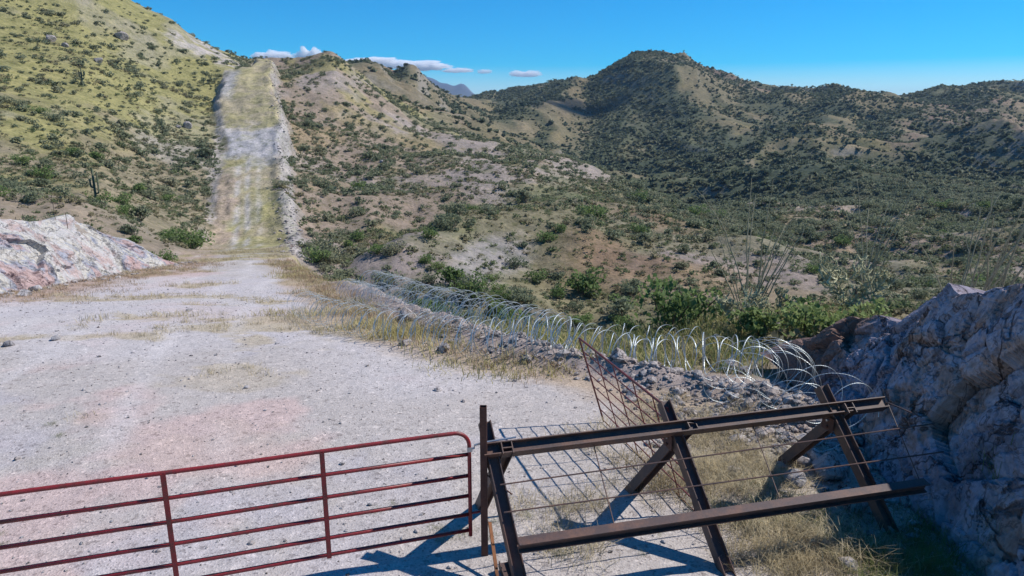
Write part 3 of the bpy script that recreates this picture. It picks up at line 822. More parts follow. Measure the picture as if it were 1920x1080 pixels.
# ------------------------------------------------------------------ plants
def shrub_parts(seed, nleaf, leaf, lobes=7, flat=.75, stems=6, open_=.35):
    """leaf cards through the volume of several lobes, and stems rising from the ground; unit radius, about 1.3 high"""
    r = np.random.default_rng(seed)
    cen = np.stack([r.normal(0, .34, lobes), r.normal(0, .34, lobes), r.uniform(.30, .95, lobes) * flat * 1.05], -1)
    rad = r.uniform(.32, .60, lobes)
    k = r.integers(0, lobes, nleaf)
    d = r.normal(size=(nleaf, 3)); d /= np.linalg.norm(d, axis=1)[:, None]
    rr = r.uniform(open_, 1, nleaf) ** .6
    P = cen[k] + d * (rad[k] * rr)[:, None] * np.array([1, 1, .8])
    P[:, 2] = np.maximum(P[:, 2], .06)
    # gaps: drop leaves in noisy pockets
    keep = vnoise(P[:, 0] * 3 + 5, P[:, 1] * 3 + P[:, 2] * 2.3, seed) > .30
    P = P[keep]; n = len(P)
    a = r.normal(size=(n, 3)); a /= np.linalg.norm(a, axis=1)[:, None]
    b = np.cross(a, r.normal(size=(n, 3))); b /= np.linalg.norm(b, axis=1)[:, None]
    s = leaf * r.uniform(.5, 1.3, n)[:, None]
    V = np.stack([P - a * s - b * s * .55, P + a * s - b * s * .55, P + a * s * .6 + b * s * .7, P - a * s * .7 + b * s * .5], 1).reshape(-1, 3)
    lf = MB().add(V, np.arange(n * 4).reshape(-1, 4))
    st = MB()
    for i in range(stems):
        c = cen[i % lobes] * np.array([1, 1, .95])
        base = np.array([r.normal(0, .05), r.normal(0, .05), -.08])
        mid = base * .4 + c * .5 + np.array([r.normal(0, .07), r.normal(0, .07), -.05])
        tube(st, [base, mid * .55 + base * .45, mid, c, c + (c - mid) * .45], [.035, .028, .022, .014, .006], 5)
    return lf, st

def blob_arrays(seed, nleaf, leaf, lobes, flat):
    lf, st = shrub_parts(seed, nleaf, leaf, lobes, flat, 0)
    V, Q, *_ = lf.arrays()
    return V, Q

def merge_instances(mb, tmpl, X, Y, Z, S, rot, hs):
    """copies of one template into one mesh (only for the uncountable scrub)"""
    V, Q = tmpl
    n = len(X)
    c, s = np.cos(rot)[:, None], np.sin(rot)[:, None]
    vx = (V[None, :, 0] * c - V[None, :, 1] * s) * S[:, None] + X[:, None]
    vy = (V[None, :, 0] * s + V[None, :, 1] * c) * S[:, None] + Y[:, None]
    vz = V[None, :, 2] * (S * hs)[:, None] + Z[:, None]
    P = np.stack([vx, vy, vz], -1).reshape(-1, 3)
    q = (Q[None] + (np.arange(n) * len(V))[:, None, None]).reshape(-1, 4)
    mb.add(P, q)

# --- candidate spots, world-uniform
def scatter(n, y0, y1, seed):
    r = np.random.default_rng(seed)
    y = np.sqrt(r.uniform(y0 ** 2, y1 ** 2, n))
    a = r.uniform(-.86, .86, n)
    x = a * y
    return x, y, r

def visible(X, Y, Z, n=70):
    vis = np.ones(len(X), bool)
    for t in np.linspace(.12, .985, n):
        tx, ty = X * t, Y * t
        tz = CAM_H + (Z - CAM_H) * t
        vis &= terrain(tx, ty) < tz + .02
    return vis

def veg_density(X, Y, Z):
    a = X / Y
    w, s = road_w(X, Y)
    sh = s + 0
    d = .30 + 1.3 * sstep(.42, .62, fbm(X, Y, 22, 4, 501, .6)) + .9 * sstep(.5, .65, fbm(X, Y, 7, 3, 521))
    # denser in hollows
    lap = (terrain(X + 7, Y) + terrain(X - 7, Y) + terrain(X, Y + 7) + terrain(X, Y - 7)) / 4 - terrain(X, Y)
    d = d + 1.6 * sstep(.1, 1.6, lap)
    d = d * np.where(s > -1.5, 0, 1) * np.where(a < -.38, 1.0 - .6 * sstep(-2, 7, Z), 1) * (1 + .3 * sstep(.1, .3, a) * sstep(75, 110, Y)) * (1 + 1.2 * sstep(-.04, .03, a) * (1 - sstep(.33, .42, a)) * sstep(86, 92, Y) * (1 - sstep(106, 118, Y))) * (1 + .8 * sstep(180, 210, Y) * sstep(-.1, 0, a))
    return d

print('scattering')
x1, y1, r1 = scatter(52000, 36, 265, 31)
z1 = terrain(x1, y1)
dn = veg_density(x1, y1, z1)
keep = r1.uniform(0, 3.4, len(x1)) < dn
keep &= ~((x1 < -17) & (y1 < 42))
x1, y1, z1 = x1[keep], y1[keep], z1[keep]
s1 = np.exp(r1.normal(math.log(.55), .45, len(x1)))
s1 = np.clip(s1 * (.88 + .12 * sstep(50, 110, y1)) * (1 + .7 * sstep(.1, .3, x1 / y1) * sstep(85, 130, y1)) * (1 + .4 * (np.abs(x1 / y1 + .17) < .16) * (1 - sstep(56, 66, y1))), .2, np.where(x1 / y1 < -.4, 1.25, 2.2))
vis1 = visible(x1, y1, z1 + s1 * 1.1)
px1, py1, f1_ = to_px(x1, y1, z1)
inf = (px1 > -20) & (px1 < 1940) & (py1 > -20) & (py1 < 1100)
score = np.where(vis1 & inf, s1 / f1_, 0)
order = np.argsort(-score)
N_IND = 262
ind = order[:N_IND]
rest = np.setdiff1d(np.arange(len(x1)), ind)

TPL = []
for k in range(6):
    lf, st = shrub_parts(60 + k, [900, 1100, 800, 1000, 700, 1200][k], [.062, .058, .07, .06, .075, .055][k], [7, 9, 6, 8, 5, 10][k], [.8, .7, .95, .75, 1.0, .65][k], 7)
    TPL.append((lf, st))
tpl_lf = [t[0].mesh('foliage', M['shrub']) for t in TPL]
tpl_lg = [t[0].mesh('foliage', M['shrub_green']) for t in TPL]
tpl_ll = [t[0].mesh('foliage', M['shrub_lime']) for t in TPL]
tpl_st = [t[1].mesh('stems', M['bark']) for t in TPL]
tpl_one = []
for lf, st in TPL:
    m_ = MB()
    V, Q, T, *_r = lf.arrays(); m_.add(V, Q, None, 0)
    V, Q, T, *_r = st.arrays(); m_.add(V, Q, T, 1)
    tpl_one.append((m_.mesh('shrub', [M['shrub'], M['bark']]), m_.mesh('shrub', [M['shrub_green'], M['bark']])))

def shrub_obj(x, y, s, k, label, group, kind='shrub', hs=1.0, tone=0, name='desert_shrub', rz=None, dz=0):
    """a bush with foliage and stems of its own"""
    rz = random.uniform(0, 6.28) if rz is None else rz
    o = empty(name, (x, y, gz(x, y) - .05 * s + dz), label, kind, group, rz)
    o.scale = (s, s, s * hs)
    a_ = bpy.data.objects.new('foliage', (tpl_lf, tpl_lg, tpl_ll)[tone][k]); COL.objects.link(a_); a_.parent = o
    b_ = bpy.data.objects.new('stems', tpl_st[k]); COL.objects.link(b_); b_.parent = o
    return o

region_names = {
 'left_hill': ('grey green desert shrub on the grassy hillside left of the dirt track', 'shrubs on the grassy hillside left of the track'),
 'left_foot': ('dark green desert shrub on the stony foot slope behind the white rock cut', 'shrubs on the stony slope behind the rock cut'),
 'flank': ('grey green shrub on the long brown slope right of the dirt track', 'shrubs on the brown slope right of the track'),
 'spur': ('desert shrub on the near brown spur beyond the razor wire', 'shrubs on the near spur beyond the razor wire'),
 'ravine': ('green shrub low in the ravine just beyond the razor wire', 'shrubs in the ravine beyond the razor wire'),
 'right': ('desert shrub on the sandy ridges beyond the dark rock bank', 'shrubs on the sandy ridges beyond the rock bank'),
}
def region(px, py, y):
    if px < 420: return 'left_hill' if py < 300 else 'left_foot'
    if y < 52 and px > 600: return 'ravine'
    if px > 1330: return 'right'
    if y < 86 and px > 640: return 'spur'
    return 'flank'

for n_, i in enumerate(ind):
    if score[i] <= 0: continue
    reg = region(px1[i], py1[i], y1[i])
    lab, grp = region_names[reg]
    tone = 1 if (hash((int(x1[i] * 10), 3)) % 100) < (40 if reg in ('ravine', 'spur', 'left_foot') else 14) else 0
    k = int(i) % 6
    if n_ < 70:
        shrub_obj(x1[i], y1[i], s1[i], k, lab, grp, hs=.75 + .35 * ((i * 7) % 10) / 10, tone=tone)
    else:
        o = bpy.data.objects.new('desert_shrub', tpl_one[k][tone]); COL.objects.link(o)
        o.location = (x1[i], y1[i], z1[i] - .05); o.rotation_euler = (0, 0, (i * 1.7) % 6.28)
        o.scale = (s1[i], s1[i], s1[i] * (.7 + .35 * ((i * 7) % 10) / 10))
        tag(o, lab, 'shrub', grp)

mid = MB()
tm = [blob_arrays(80 + k, 190, .13, 6, .75) for k in range(5)]
for k in range(5):
    sel = rest[rest % 5 == k]
    merge_instances(mid, tm[k], x1[sel], y1[sel], z1[sel] - .05, s1[sel], r1.uniform(0, 6.28, len(sel)), r1.uniform(.65, 1.0, len(sel)))
tag(mid.build('scrub', M['shrub']), 'countless small grey green shrubs dotting the hills beyond the pad', kind='stuff')

# low brush close by: small plants and dead sticks, too many to count
x3, y3, r3 = scatter(46000, 24, 150, 51)
x3b, y3b, _r = scatter(3400, 13, 30, 52)
x3, y3 = np.concatenate([x3, x3b]), np.concatenate([y3, y3b])
s3_ = road_w(x3, y3)[1]
z3_ = terrain(x3, y3)
k3 = (s3_ < -1.2) & (r3.uniform(0, 1, len(x3)) < np.maximum(.15 + .85 * sstep(.42, .62, fbm(x3, y3, 8, 4, 541, .6)), .62 * (y3 > 40) * (y3 < 86) * (np.abs(x3 / y3 - .1) < .27)) * np.where(x3 / y3 < -.38, np.where(z3_ < 1.5, .9, .3), np.where((x3 / y3 < .0) & (y3 > 88), .6, 1))) & ~((x3 < -17) & (y3 < 42)) & ~((x3 > 4.6) & (y3 < 15.5))
x3, y3 = x3[k3], y3[k3]
z3 = terrain(x3, y3); sz3 = np.clip(np.exp(r3.normal(math.log(.29), .42, len(x3))), .1, .8) * (.8 + .5 * sstep(40, 100, y3))
tb = [blob_arrays(110 + k, 70, .15, 4, .7) for k in range(4)]
lowb = (MB(), MB())
for k in range(4):
    sel = np.nonzero(np.arange(len(x3)) % 4 == k)[0]
    merge_instances(lowb[k % 2], tb[k], x3[sel], y3[sel], z3[sel] - .03, sz3[sel], r3.uniform(0, 6.28, len(sel)), r3.uniform(.6, 1.0, len(sel)))
tag(lowb[0].build('low_brush', M['brush']), 'low olive brown brush and dead weeds covering the near slopes', kind='stuff')
tag(lowb[1].build('green_weeds', M['weeds']), 'small green weeds and cactus pads dotting the near slopes', kind='stuff')
x2, y2, r2 = scatter(240000, 250, 960, 41)
z2 = terrain(x2, y2)
dn = .35 + 1.6 * sstep(.42, .60, fbm(x2, y2, 60, 5, 511, .62))
lap = (terrain(x2 + 16, y2) + terrain(x2 - 16, y2) + terrain(x2, y2 + 16) + terrain(x2, y2 - 16)) / 4 - z2
dn = dn * 1.0 + 2.2 * sstep(.2, 2.5, lap) + 1.3 * (1 - sstep(-24, -4, z2))
asp2 = terrain(x2 + 6, y2, False) - terrain(x2 - 6, y2, False)
dn = dn * .75 + 1.3 * sstep(-.2, 2.6, asp2) - .5 * sstep(.5, 3, -asp2)
keep = (r2.uniform(0, 3.6, len(x2)) < dn)
v2_ = np.ones(len(x2), bool)
for t_ in np.linspace(.2, .97, 26):
    v2_ &= tab_z(x2 * t_, y2 * t_) < CAM_H + (z2 + 8 - CAM_H) * t_
keep &= v2_
zt = tab_z(x2, y2)
x2, y2, z2 = x2[keep], y2[keep], z2[keep]
s2 = np.clip(np.exp(r2.normal(math.log(1.15), .40, len(x2))), .6, 3.0)
far_m = MB()
tf_ = [blob_arrays(90 + k, 18, .42, 5, .7) for k in range(5)]
for k in range(5):
    sel = np.arange(len(x2)) % 5 == k
    merge_instances(far_m, tf_[k], x2[sel], y2[sel], z2[sel] - .1, s2[sel], r2.uniform(0, 6.28, sel.sum()), r2.uniform(.6, 1.0, sel.sum()))
tag(far_m.build('far_scrub', M['scrub']), 'dark scrub covering the far mountain slopes and valley', kind='stuff')
print('scrub', len(x1), len(x2))

# --- grass
def tuft(seed, nb, spread=.25, h=.35, w=.006, curl=.35):
    r = np.random.default_rng(seed)
    V = []; Q = []
    b0 = r.normal(0, spread * .35, (nb, 2)); ang = r.uniform(0, 6.28, nb); lean = r.uniform(.1, 1, nb) * curl
    hh = h * r.uniform(.4, 1.15, nb)
    pts = []
    for t in (0, .45, .8, 1.0):
        off = lean * t ** 1.8 * hh * 1.6
        pts.append(np.stack([b0[:, 0] + np.cos(ang) * off, b0[:, 1] + np.sin(ang) * off, hh * t * (1 - .25 * lean * t)], -1))
    side = np.stack([-np.sin(ang + r.normal(0, .8, nb)), np.cos(ang), np.zeros(nb)], -1)
    ws = (w, w * .8, w * .5, w * .12)
    V = np.stack([p + sg * side * wi for p, wi in zip(pts, ws) for sg in (-1, 1)], 1)   # (nb, 8, 3)
    q = np.array([[0, 1, 3, 2], [2, 3, 5, 4], [4, 5, 7, 6]])
    Q = (q[None] + (np.arange(nb) * 8)[:, None, None]).reshape(-1, 4)
    return V.reshape(-1, 3), Q

T_near = [tuft(200 + k, 110, .45, .26, .0032, 1.0) for k in range(4)]
T_mid = [tuft(210 + k, 44, .55, .20, .006, .8) for k in range(4)]
T_far = [tuft(220 + k, 22, .6, .30, .035, .5) for k in range(4)]

def grass(name, spots, T, mt, label, seed):
    r = np.random.default_rng(seed)
    X = np.array([p[0] for p in spots]); Y = np.array([p[1] for p in spots]); S = np.array([p[2] for p in spots])
    Z = terrain(X, Y)
    # on the rock bank sheet the ground shows a little higher than the sheet below it
    mb = MB()
    for k in range(4):
        sel = np.arange(len(X)) % 4 == k
        if sel.sum(): merge_instances(mb, T[k], X[sel], Y[sel], Z[sel] - .01, S[sel], r.uniform(0, 6.28, sel.sum()), r.uniform(.7, 1.2, sel.sum()))
    return tag(mb.build(name, mt), label, kind='stuff')

def clump(cx, cy, sx, sy, n, s0, s1, r):
    return [(cx + r.normal() * sx, cy + r.normal() * sy, r.uniform(s0, s1)) for _ in range(n)]

r = np.random.default_rng(5)
def px_clump(px, py, wx, wy, n, s0, s1, z=0.0):
    p = at_z(px, py, z)
    q = ground_at(px, py) or p
    return clump(q.x, q.y, wx, wy, n, s0, s1, r)
straw = []
for px, py, wx, wy, n in [(1330, 800, .5, .35, 34), (1400, 850, .5, .4, 40), (1300, 880, .35, .35, 34), (1230, 900, .25, .25, 18), (1380, 920, .45, .3, 34), (1470, 900, .3, .3, 20),
                          (1500, 1010, .35, .28, 44), (1440, 1040, .25, .2, 16), (1570, 1040, .3, .25, 22), (1000, 970, .25, .2, 10), (1060, 950, .25, .15, 10), (1060, 1030, .3, .1, 10), (1200, 830, .6, .4, 14),
                          (1280, 780, .6, .4, 16), (1540, 1075, .4, .2, 20), (1320, 960, .3, .3, 14)]:
    straw += px_clump(px, py, wx, wy, int(n * .5), .5, 1.15)
grass('dry_grass', straw, T_near, M['straw'], 'dry straw coloured grass tangled under and behind the steel barrier', 1)
gg = []
for px, py, n, s in [(925, 990, 6, .45), (905, 1010, 4, .4), (1060, 1030, 5, .4), (1190, 1043, 3, .3), (1430, 940, 10, .6), (1470, 960, 10, .7), (30, 1005, 5, .35), (85, 800, 3, .3), (1400, 990, 8, .6), (1560, 990, 12, .7),
                     (1640, 1030, 16, .8), (1700, 1060, 18, .9), (1800, 1040, 22, 1.0), (1880, 1030, 20, 1.1), (1860, 1070, 18, 1.1), (1750, 1000, 14, .8), (730, 945, 4, .3), (1690, 1075, 10, .9)]:
    gg += px_clump(px, py, .3, .22, int(n * .7), s * .6, s * 1.0)
grass('green_grass', gg, T_near, M['grass_green'], 'green and olive grass around the post and below the dark rock bank', 2)
# yellow and reddish grass strip along the wire and pad edges
yg, rg = [], []
for t in np.linspace(12.5, 40, 420):
    e = float(padR(t))
    if r.random() < .5 + .5 * float(vnoise(np.array([t * .5]), np.array([1.]), 9)[0]):
        off = r.normal(-.2, .5)
        (yg if r.random() < .25 else rg).append((e + off, t + r.normal() * .3, r.uniform(.5, 1.2)))
for px, py, n in [(760, 628, 46), (700, 615, 26), (880, 688, 9), (930, 690, 9), (960, 700, 5), (600, 590, 20), (820, 655, 8), (1010, 690, 5), (540, 520, 20), (560, 505, 20)]:
    yg += px_clump(px, py, .5, .35, int(n * .75), .6, 1.4)
for t in np.linspace(15, 39, 360):
    rg.append((float(padL(t)) + abs(r.normal(0, 1.6)) + .2, t + r.normal() * .4, r.uniform(.35, .9)))
grass('yellow_grass', yg, T_mid, M['grass_yellow'], 'yellow grass growing along the razor wire at the pad edge', 3)
grass('reddish_grass', rg, T_mid, M['grass_red'], 'thin reddish dry grass along both edges of the gravel pad', 4)
fl_ = []
for _ in range(2600):
    Yp = r.uniform(10, 60); Xp = r.uniform(float(padL(Yp)), float(padR(Yp)))
    v = float(fbm(np.array([Xp * .6 + Yp * .1]), np.array([Yp]), 2.2, 5, 421, .65)[0])
    if v + .07 * (Yp > 16) > .57: fl_.append((Xp, Yp, r.uniform(.35, 1.0)))
grass('sparse_grass', fl_, T_mid, M['straw'], 'sparse flattened straw patches scattered over the gravel pad', 6)
# weeds on the slope just behind the rear coil
wv = []
for _ in range(900):
    Yp = r.uniform(13.6, 19.5); Xp = r.uniform(-1.5, 9.5)
    if Xp > float(padR(Yp)) + 2.2 and not (Xp > 5.0 and Yp < 14.6): wv.append((Xp, Yp, r.uniform(.7, 1.9)))
grass('slope_weeds', wv[::2], T_mid, M['grass_yellow'], 'yellowish weeds on the slope right behind the rear razor wire', 8)
grass('slope_grass', wv[1::2], T_mid, M['grass_green'], 'green grass on the slope right behind the rear razor wire', 9)
# bank tops
bt = []
for _ in range(420):
    Yp = r.uniform(7, 15.5); bt.append((float(rb_cx(np.array([Yp]))[0]) + r.uniform(.25, 2.4), Yp, r.uniform(.4, .9)))
grass('bank_grass', bt, T_mid, M['grass_yellow'], 'yellowish grass on top of the dark rock bank', 7)

# ------------------------------------------------------------------ stones
def stone_mesh(seed, mt, sub=3):
    import bmesh
    bm = bmesh.new(); bmesh.ops.create_icosphere(bm, subdivisions=sub, radius=1)
    P = np.array([v.co[:] for v in bm.verts])
    r_ = np.random.default_rng(seed)
    for _ in range(11):
        d = r_.normal(size=3); d /= np.linalg.norm(d); h = r_.uniform(.55, .86)
        k = P @ d; P = np.where((k > h)[:, None], P - (k - h)[:, None] * d, P)
    P *= np.array([1, r_.uniform(.65, .95), r_.uniform(.5, .8)])
    P *= 1 + .06 * (vnoise(P[:, 0] * 4 + seed, P[:, 1] * 4 + P[:, 2] * 3, seed)[:, None] - .5)
    for v, p in zip(bm.verts, P): v.co = p
    me = bpy.data.meshes.new('stone'); bm.to_mesh(me); bm.free()
    me.materials.append(mt)
    return me, P
S_dark = [stone_mesh(300 + k, M['stone'])[0] for k in range(5)]
S_pale = [stone_mesh(310 + k, M['stone_pale'])[0] for k in range(5)]
def boulder(x, y, s, k, pale, label, group=None, name='boulder', cat='rock', sz=(1, 1, 1), dz=0.0):
    o = bpy.data.objects.new(name, (S_pale if pale else S_dark)[k % 5]); COL.objects.link(o)
    o.location = (x, y, gz(x, y) + s * .22 + dz); o.scale = (s * sz[0], s * sz[1], s * sz[2])
    o.rotation_euler = (random.uniform(-.3, .3), random.uniform(-.3, .3), random.uniform(0, 6.28))
    return tag(o, label, cat, group)

bl = [ (1555, 890, .30, 1, 'large rounded grey boulder in shade under the lower beam beside the right leg'),
       (1535, 870, .24, 1, 'rounded boulder in shade just left of the right leg foot'),
       (1600, 950, .26, 1, 'flat pale boulder in shade below the lower beam near the right leg'),
       (1490, 905, .20, 0, 'dark boulder half in shade left of the right barrier leg'),
       (1500, 870, .17, 1, 'small boulder in shade behind the lower beam'),
       (1700, 945, .11, 1, 'small pale stone in shade right of the right leg foot'),
       (1715, 985, .10, 1, 'small round stone on the shaded ground in front of the dark bank'),
       (1665, 1000, .09, 1, 'small stone touching the right leg foot'),
       (1590, 1062, .12, 1, 'white stone at the shadow edge near the bottom of the photo'),
       (1345, 640, .22, 1, 'pale angular rock on the berm crest under the wire coils'),
       (1372, 690, .28, 0, 'brown faceted boulder on the rubble below the wire coils'),
       (1397, 700, .20, 0, 'dark round boulder beside the brown faceted one in the rubble'),
       (1270, 740, .15, 1, 'round tan stone in the rubble right of the red panel'),
       (1186, 744, .14, 1, 'tan stone seen through the red panel'),
       (1262, 690, .20, 1, 'pale rock in the rubble behind the red panel top rail'),
       (1160, 672, .20, 1, 'pale slab like rock just behind the red panel tip'),
       (1455, 620, .30, 0, 'dark rounded boulder on the berm left of the rock bank'),
       (1300, 800, .14, 1, 'small pale rock in the dry grass behind the top beam'),
       (1375, 890, .12, 1, 'white stone lying in the straw between the middle and right legs'),
       (1535, 610, .35, 0, 'grey block at the lower left end of the dark rock bank crest'),
       (760, 648, .16, 1, 'white rock in the yellow grass at the pad edge'),
       (830, 660, .22, 1, 'pale rock under the front wire coil'),
       (765, 598, .35, 1, 'white rock lump on the berm between the two wire coils'),
       (105, 637, .16, 0, 'dark flat stone on the left part of the pad'),
       (17, 648, .16, 0, 'dark stone at the left photo edge on the pad'),
       (355, 583, .12, 0, 'small dark stone alone in the middle of the far pad'),
       (45, 555, .30, 0, 'reddish block at the foot of the rock cut'),
       (66, 545, .28, 0, 'upright reddish block at the foot of the rock cut'),
       (463, 728, .06, 0, 'small dark stone pair near the centre of the pad'),
       (820, 733, .08, 0, 'grey stone on the pad left of the red panel'),
       (870, 753, .06, 0, 'small grey stone on the pad above the post'),
       (33, 862, .06, 1, 'white stone on the pad above the left gate rails') ]
for i, (px, py, s, pale, lab) in enumerate(bl):
    g_ = ground_at(px, py)
    if g_ is None: continue
    boulder(g_.x, g_.y, s, i, pale, lab, 'loose boulders and stones')
for px, py, s, lab in [(352, 240, 1.05, 'big tan boulder standing on the hillside left of the track'), (335, 240, .5, 'small pale rock left of the big tan hillside boulder'),
                       (95, 78, 1.2, 'grey boulder high on the grassy hillside near the left edge'), (123, 88, .7, 'small boulder just below the grey one on the grassy hillside'),
                       (185, 118, .9, 'low pale rock on the grassy hillside above the small saguaro'), (228, 73, 1.5, 'long pale outcrop high on the grassy hillside'),
                       (715, 305, .45, 'pale rock on the brown slope beside a dark thicket'), (697, 302, .3, 'small pale rock on the brown slope'), (1020, 435, .0, '')]:
    if s == 0: continue
    g_ = ground_at(px, py, 40)
    if g_: boulder(g_.x, g_.y, s, int(px), True, lab, 'boulders on the far hillsides', dz=.15 * s)

# pebbles and rubble: uncountable
sm = [stone_mesh(330 + k, M['stone'], 1) for k in range(4)]
def stone_arr(me):
    V = np.array([v.co[:] for v in me.vertices]); T = np.array([p.vertices[:] for p in me.polygons])
    return V, T
sa = [stone_arr(m_[0]) for m_ in sm]
def pebbles(name, X, Y, S, mt, label, seed):
    r_ = np.random.default_rng(seed); mb = MB()
    Z = terrain(X, Y)
    for k in range(4):
        sel = np.nonzero(np.arange(len(X)) % 4 == k)[0]
        V, T = sa[k]
        rot = r_.uniform(0, 6.28, len(sel)); c, s = np.cos(rot)[:, None], np.sin(rot)[:, None]
        fx = r_.uniform(.7, 1.4, len(sel))[:, None]
        P = np.stack([(V[None, :, 0] * fx * c - V[None, :, 1] * s) * S[sel][:, None] + X[sel][:, None],
                      (V[None, :, 0] * fx * s + V[None, :, 1] * c) * S[sel][:, None] + Y[sel][:, None],
                      V[None, :, 2] * S[sel][:, None] + (Z[sel] + S[sel] * .2)[:, None]], -1).reshape(-1, 3)
        t = (T[None] + (np.arange(len(sel)) * len(V))[:, None, None]).reshape(-1, 3)
        mb.add(P, None, t)
    return tag(mb.build(name, mt), label, kind='stuff')
n = 5200
Yp = 5.5 + 22 * r.random(n) ** 1.6; Xp = padL(Yp) + (padR(Yp) - padL(Yp)) * r.random(n)
ok = np.abs(Xp) < .95 * Yp + .5
Xp, Yp = Xp[ok], Yp[ok]
pebbles('pebbles', Xp, Yp, np.clip(np.exp(r.normal(math.log(.014), .5, len(Xp))), .006, .06), M['stone'], 'small grey pebbles strewn over the gravel pad', 12)
n = 1400
Yp = 5.5 + 20 * r.random(n) ** 1.4; Xp = padL(Yp) + (padR(Yp) - padL(Yp)) * r.random(n)
ok = np.abs(Xp) < .95 * Yp + .5
pebbles('white_pebbles', Xp[ok], Yp[ok], np.clip(np.exp(r.normal(math.log(.013), .5, ok.sum())), .006, .05), M['stone_pale'], 'small white stones strewn over the gravel pad', 13)
# rubble along the berm and at the foot of the rock bank
n = 4200
Yp = 8.6 + 13 * r.random(n) ** 1.9; Xp = padR(Yp) + r.normal(1.0, .75, n) + .5
ok = r.random(n) > sstep(13.5, 18, Yp) * .85
Xp, Yp = Xp[ok], Yp[ok]; n = len(Xp)
Xr = r.uniform(2.0, 5.3, 1500); Yr = 9.2 + 3.6 * r.random(1500) - (Xr - 2) * .1
Xp, Yp = np.concatenate([Xp, Xr]), np.concatenate([Yp, Yr]); n = len(Xp)
pebbles('rubble', Xp, Yp, np.clip(np.exp(r.normal(math.log(.034), .68, n)), .01, .19), M['stone_pale'], 'broken rock rubble heaped along the pad edge under the razor wire', 14)
n = 900
Yp = r.uniform(5.5, 12, n); Xp = rb_base(Yp) - np.abs(r.normal(0, .7, n)) + .1
pebbles('bank_rubble', Xp, Yp, np.clip(np.exp(r.normal(math.log(.03), .6, n)), .01, .13), M['stone'], 'loose rubble at the foot of the dark rock bank', 15)
n = 1500
Yp = 50 + 130 * r.random(n); Xp = padR(Yp) + r.normal(1.0, .8, n)
pebbles('track_spoil', Xp, Yp, np.clip(np.exp(r.normal(math.log(.10), .5, n)), .05, .4), M['stone_pale'], 'pale broken rock spilling down the right side of the dirt track', 16)
n = 900
Yp = rng.uniform(14, 39.5, n); Xp = -18.5 + np.abs(r.normal(0, .5, n)) - .2
pebbles('cut_rubble', Xp, Yp, np.clip(np.exp(r.normal(math.log(.05), .6, n)), .02, .2), M['stone_pale'], 'loose stones along the foot of the white rock cut', 17)
# chips along the top of the dark bank so its rim reads as broken rock
n = 700
Yp = r.uniform(6.5, 15.5, n); Xp = rb_cx(Yp) + r.normal(.1, .22, n)
mbk = pebbles('rim_rubble', Xp, Yp, np.clip(np.exp(r.normal(math.log(.06), .5, n)), .02, .16), M['stone_pale'], 'pale broken stones along the rim of the dark rock bank', 18)
mbk.location.z = .2
mbk['label'] = 'pale broken stones along the rim of the dark rock bank'

# ------------------------------------------------------------------ tall plants
def saguaro(px, py, h, arms, label):
    g_ = ground_at(px, py, 45)
    o = empty('saguaro', (g_.x, g_.y, g_.z - .1), label, 'cactus', 'saguaro cacti on the hillside')
    def col(P, rad, nm):
        mb = MB(); P = np.asarray(P, float)
        tube(mb, P, rad, 14)
        V = mb.v[0]; nring = len(P)
        c = np.repeat(P, 14, 0); idx = np.tile(np.arange(14), nring)
        V[:nring * 14] = c + (V[:nring * 14] - c) * np.where(idx % 2, .82, 1.0)[:, None]
        return mb.build(nm, M['saguaro'], o)
    rr = h * .034
    zs = np.linspace(0, h, 9)
    col(np.stack([0 * zs, 0 * zs, zs], -1), [rr * .85, rr, rr * 1.05, rr * 1.05, rr, rr, rr * .95, rr * .8, rr * .25], 'trunk')
    for sx, z0, ln in arms:
        P = [(0, 0, z0), (sx * rr * 2.0, 0, z0), (sx * rr * 3.2, 0, z0 + rr * 1.2), (sx * rr * 3.4, 0, z0 + ln * .5), (sx * rr * 3.4, 0, z0 + ln), (sx * rr * 3.4, 0, z0 + ln + rr * .4)]
        col(P, [rr * .6, rr * .7, rr * .75, rr * .75, rr * .65, rr * .2], 'arm')
saguaro(156, 163, 3.1, [(-1, 1.5, 1.0), (1, 1.3, 1.3), (1.5, 1.8, .6)], 'small dark saguaro with raised arms high on the grassy hillside')
saguaro(181, 378, 3.0, [(1, .8, 1.8), (-.9, 1.3, .7)], 'tall thin saguaro with an arm low on the left hillside above the rock cut')

def wand(P0, ang, lean, h, bend, seed, r0=.02):
    r_ = np.random.default_rng(seed)
    t = np.linspace(0, 1, 16)
    out = lean * h * t + bend * h * t ** 2.2
    z = h * t * (1 - .25 * lean) - .35 * abs(bend) * h * t ** 3
    wob = np.cumsum(r_.normal(0, .012 * h / 3, (16, 2)), 0)
    P = np.stack([P0[0] + math.cos(ang) * out + wob[:, 0], P0[1] + math.sin(ang) * out + wob[:, 1], P0[2] + z], -1)
    return P, np.linspace(r0, r0 * .35, 16)

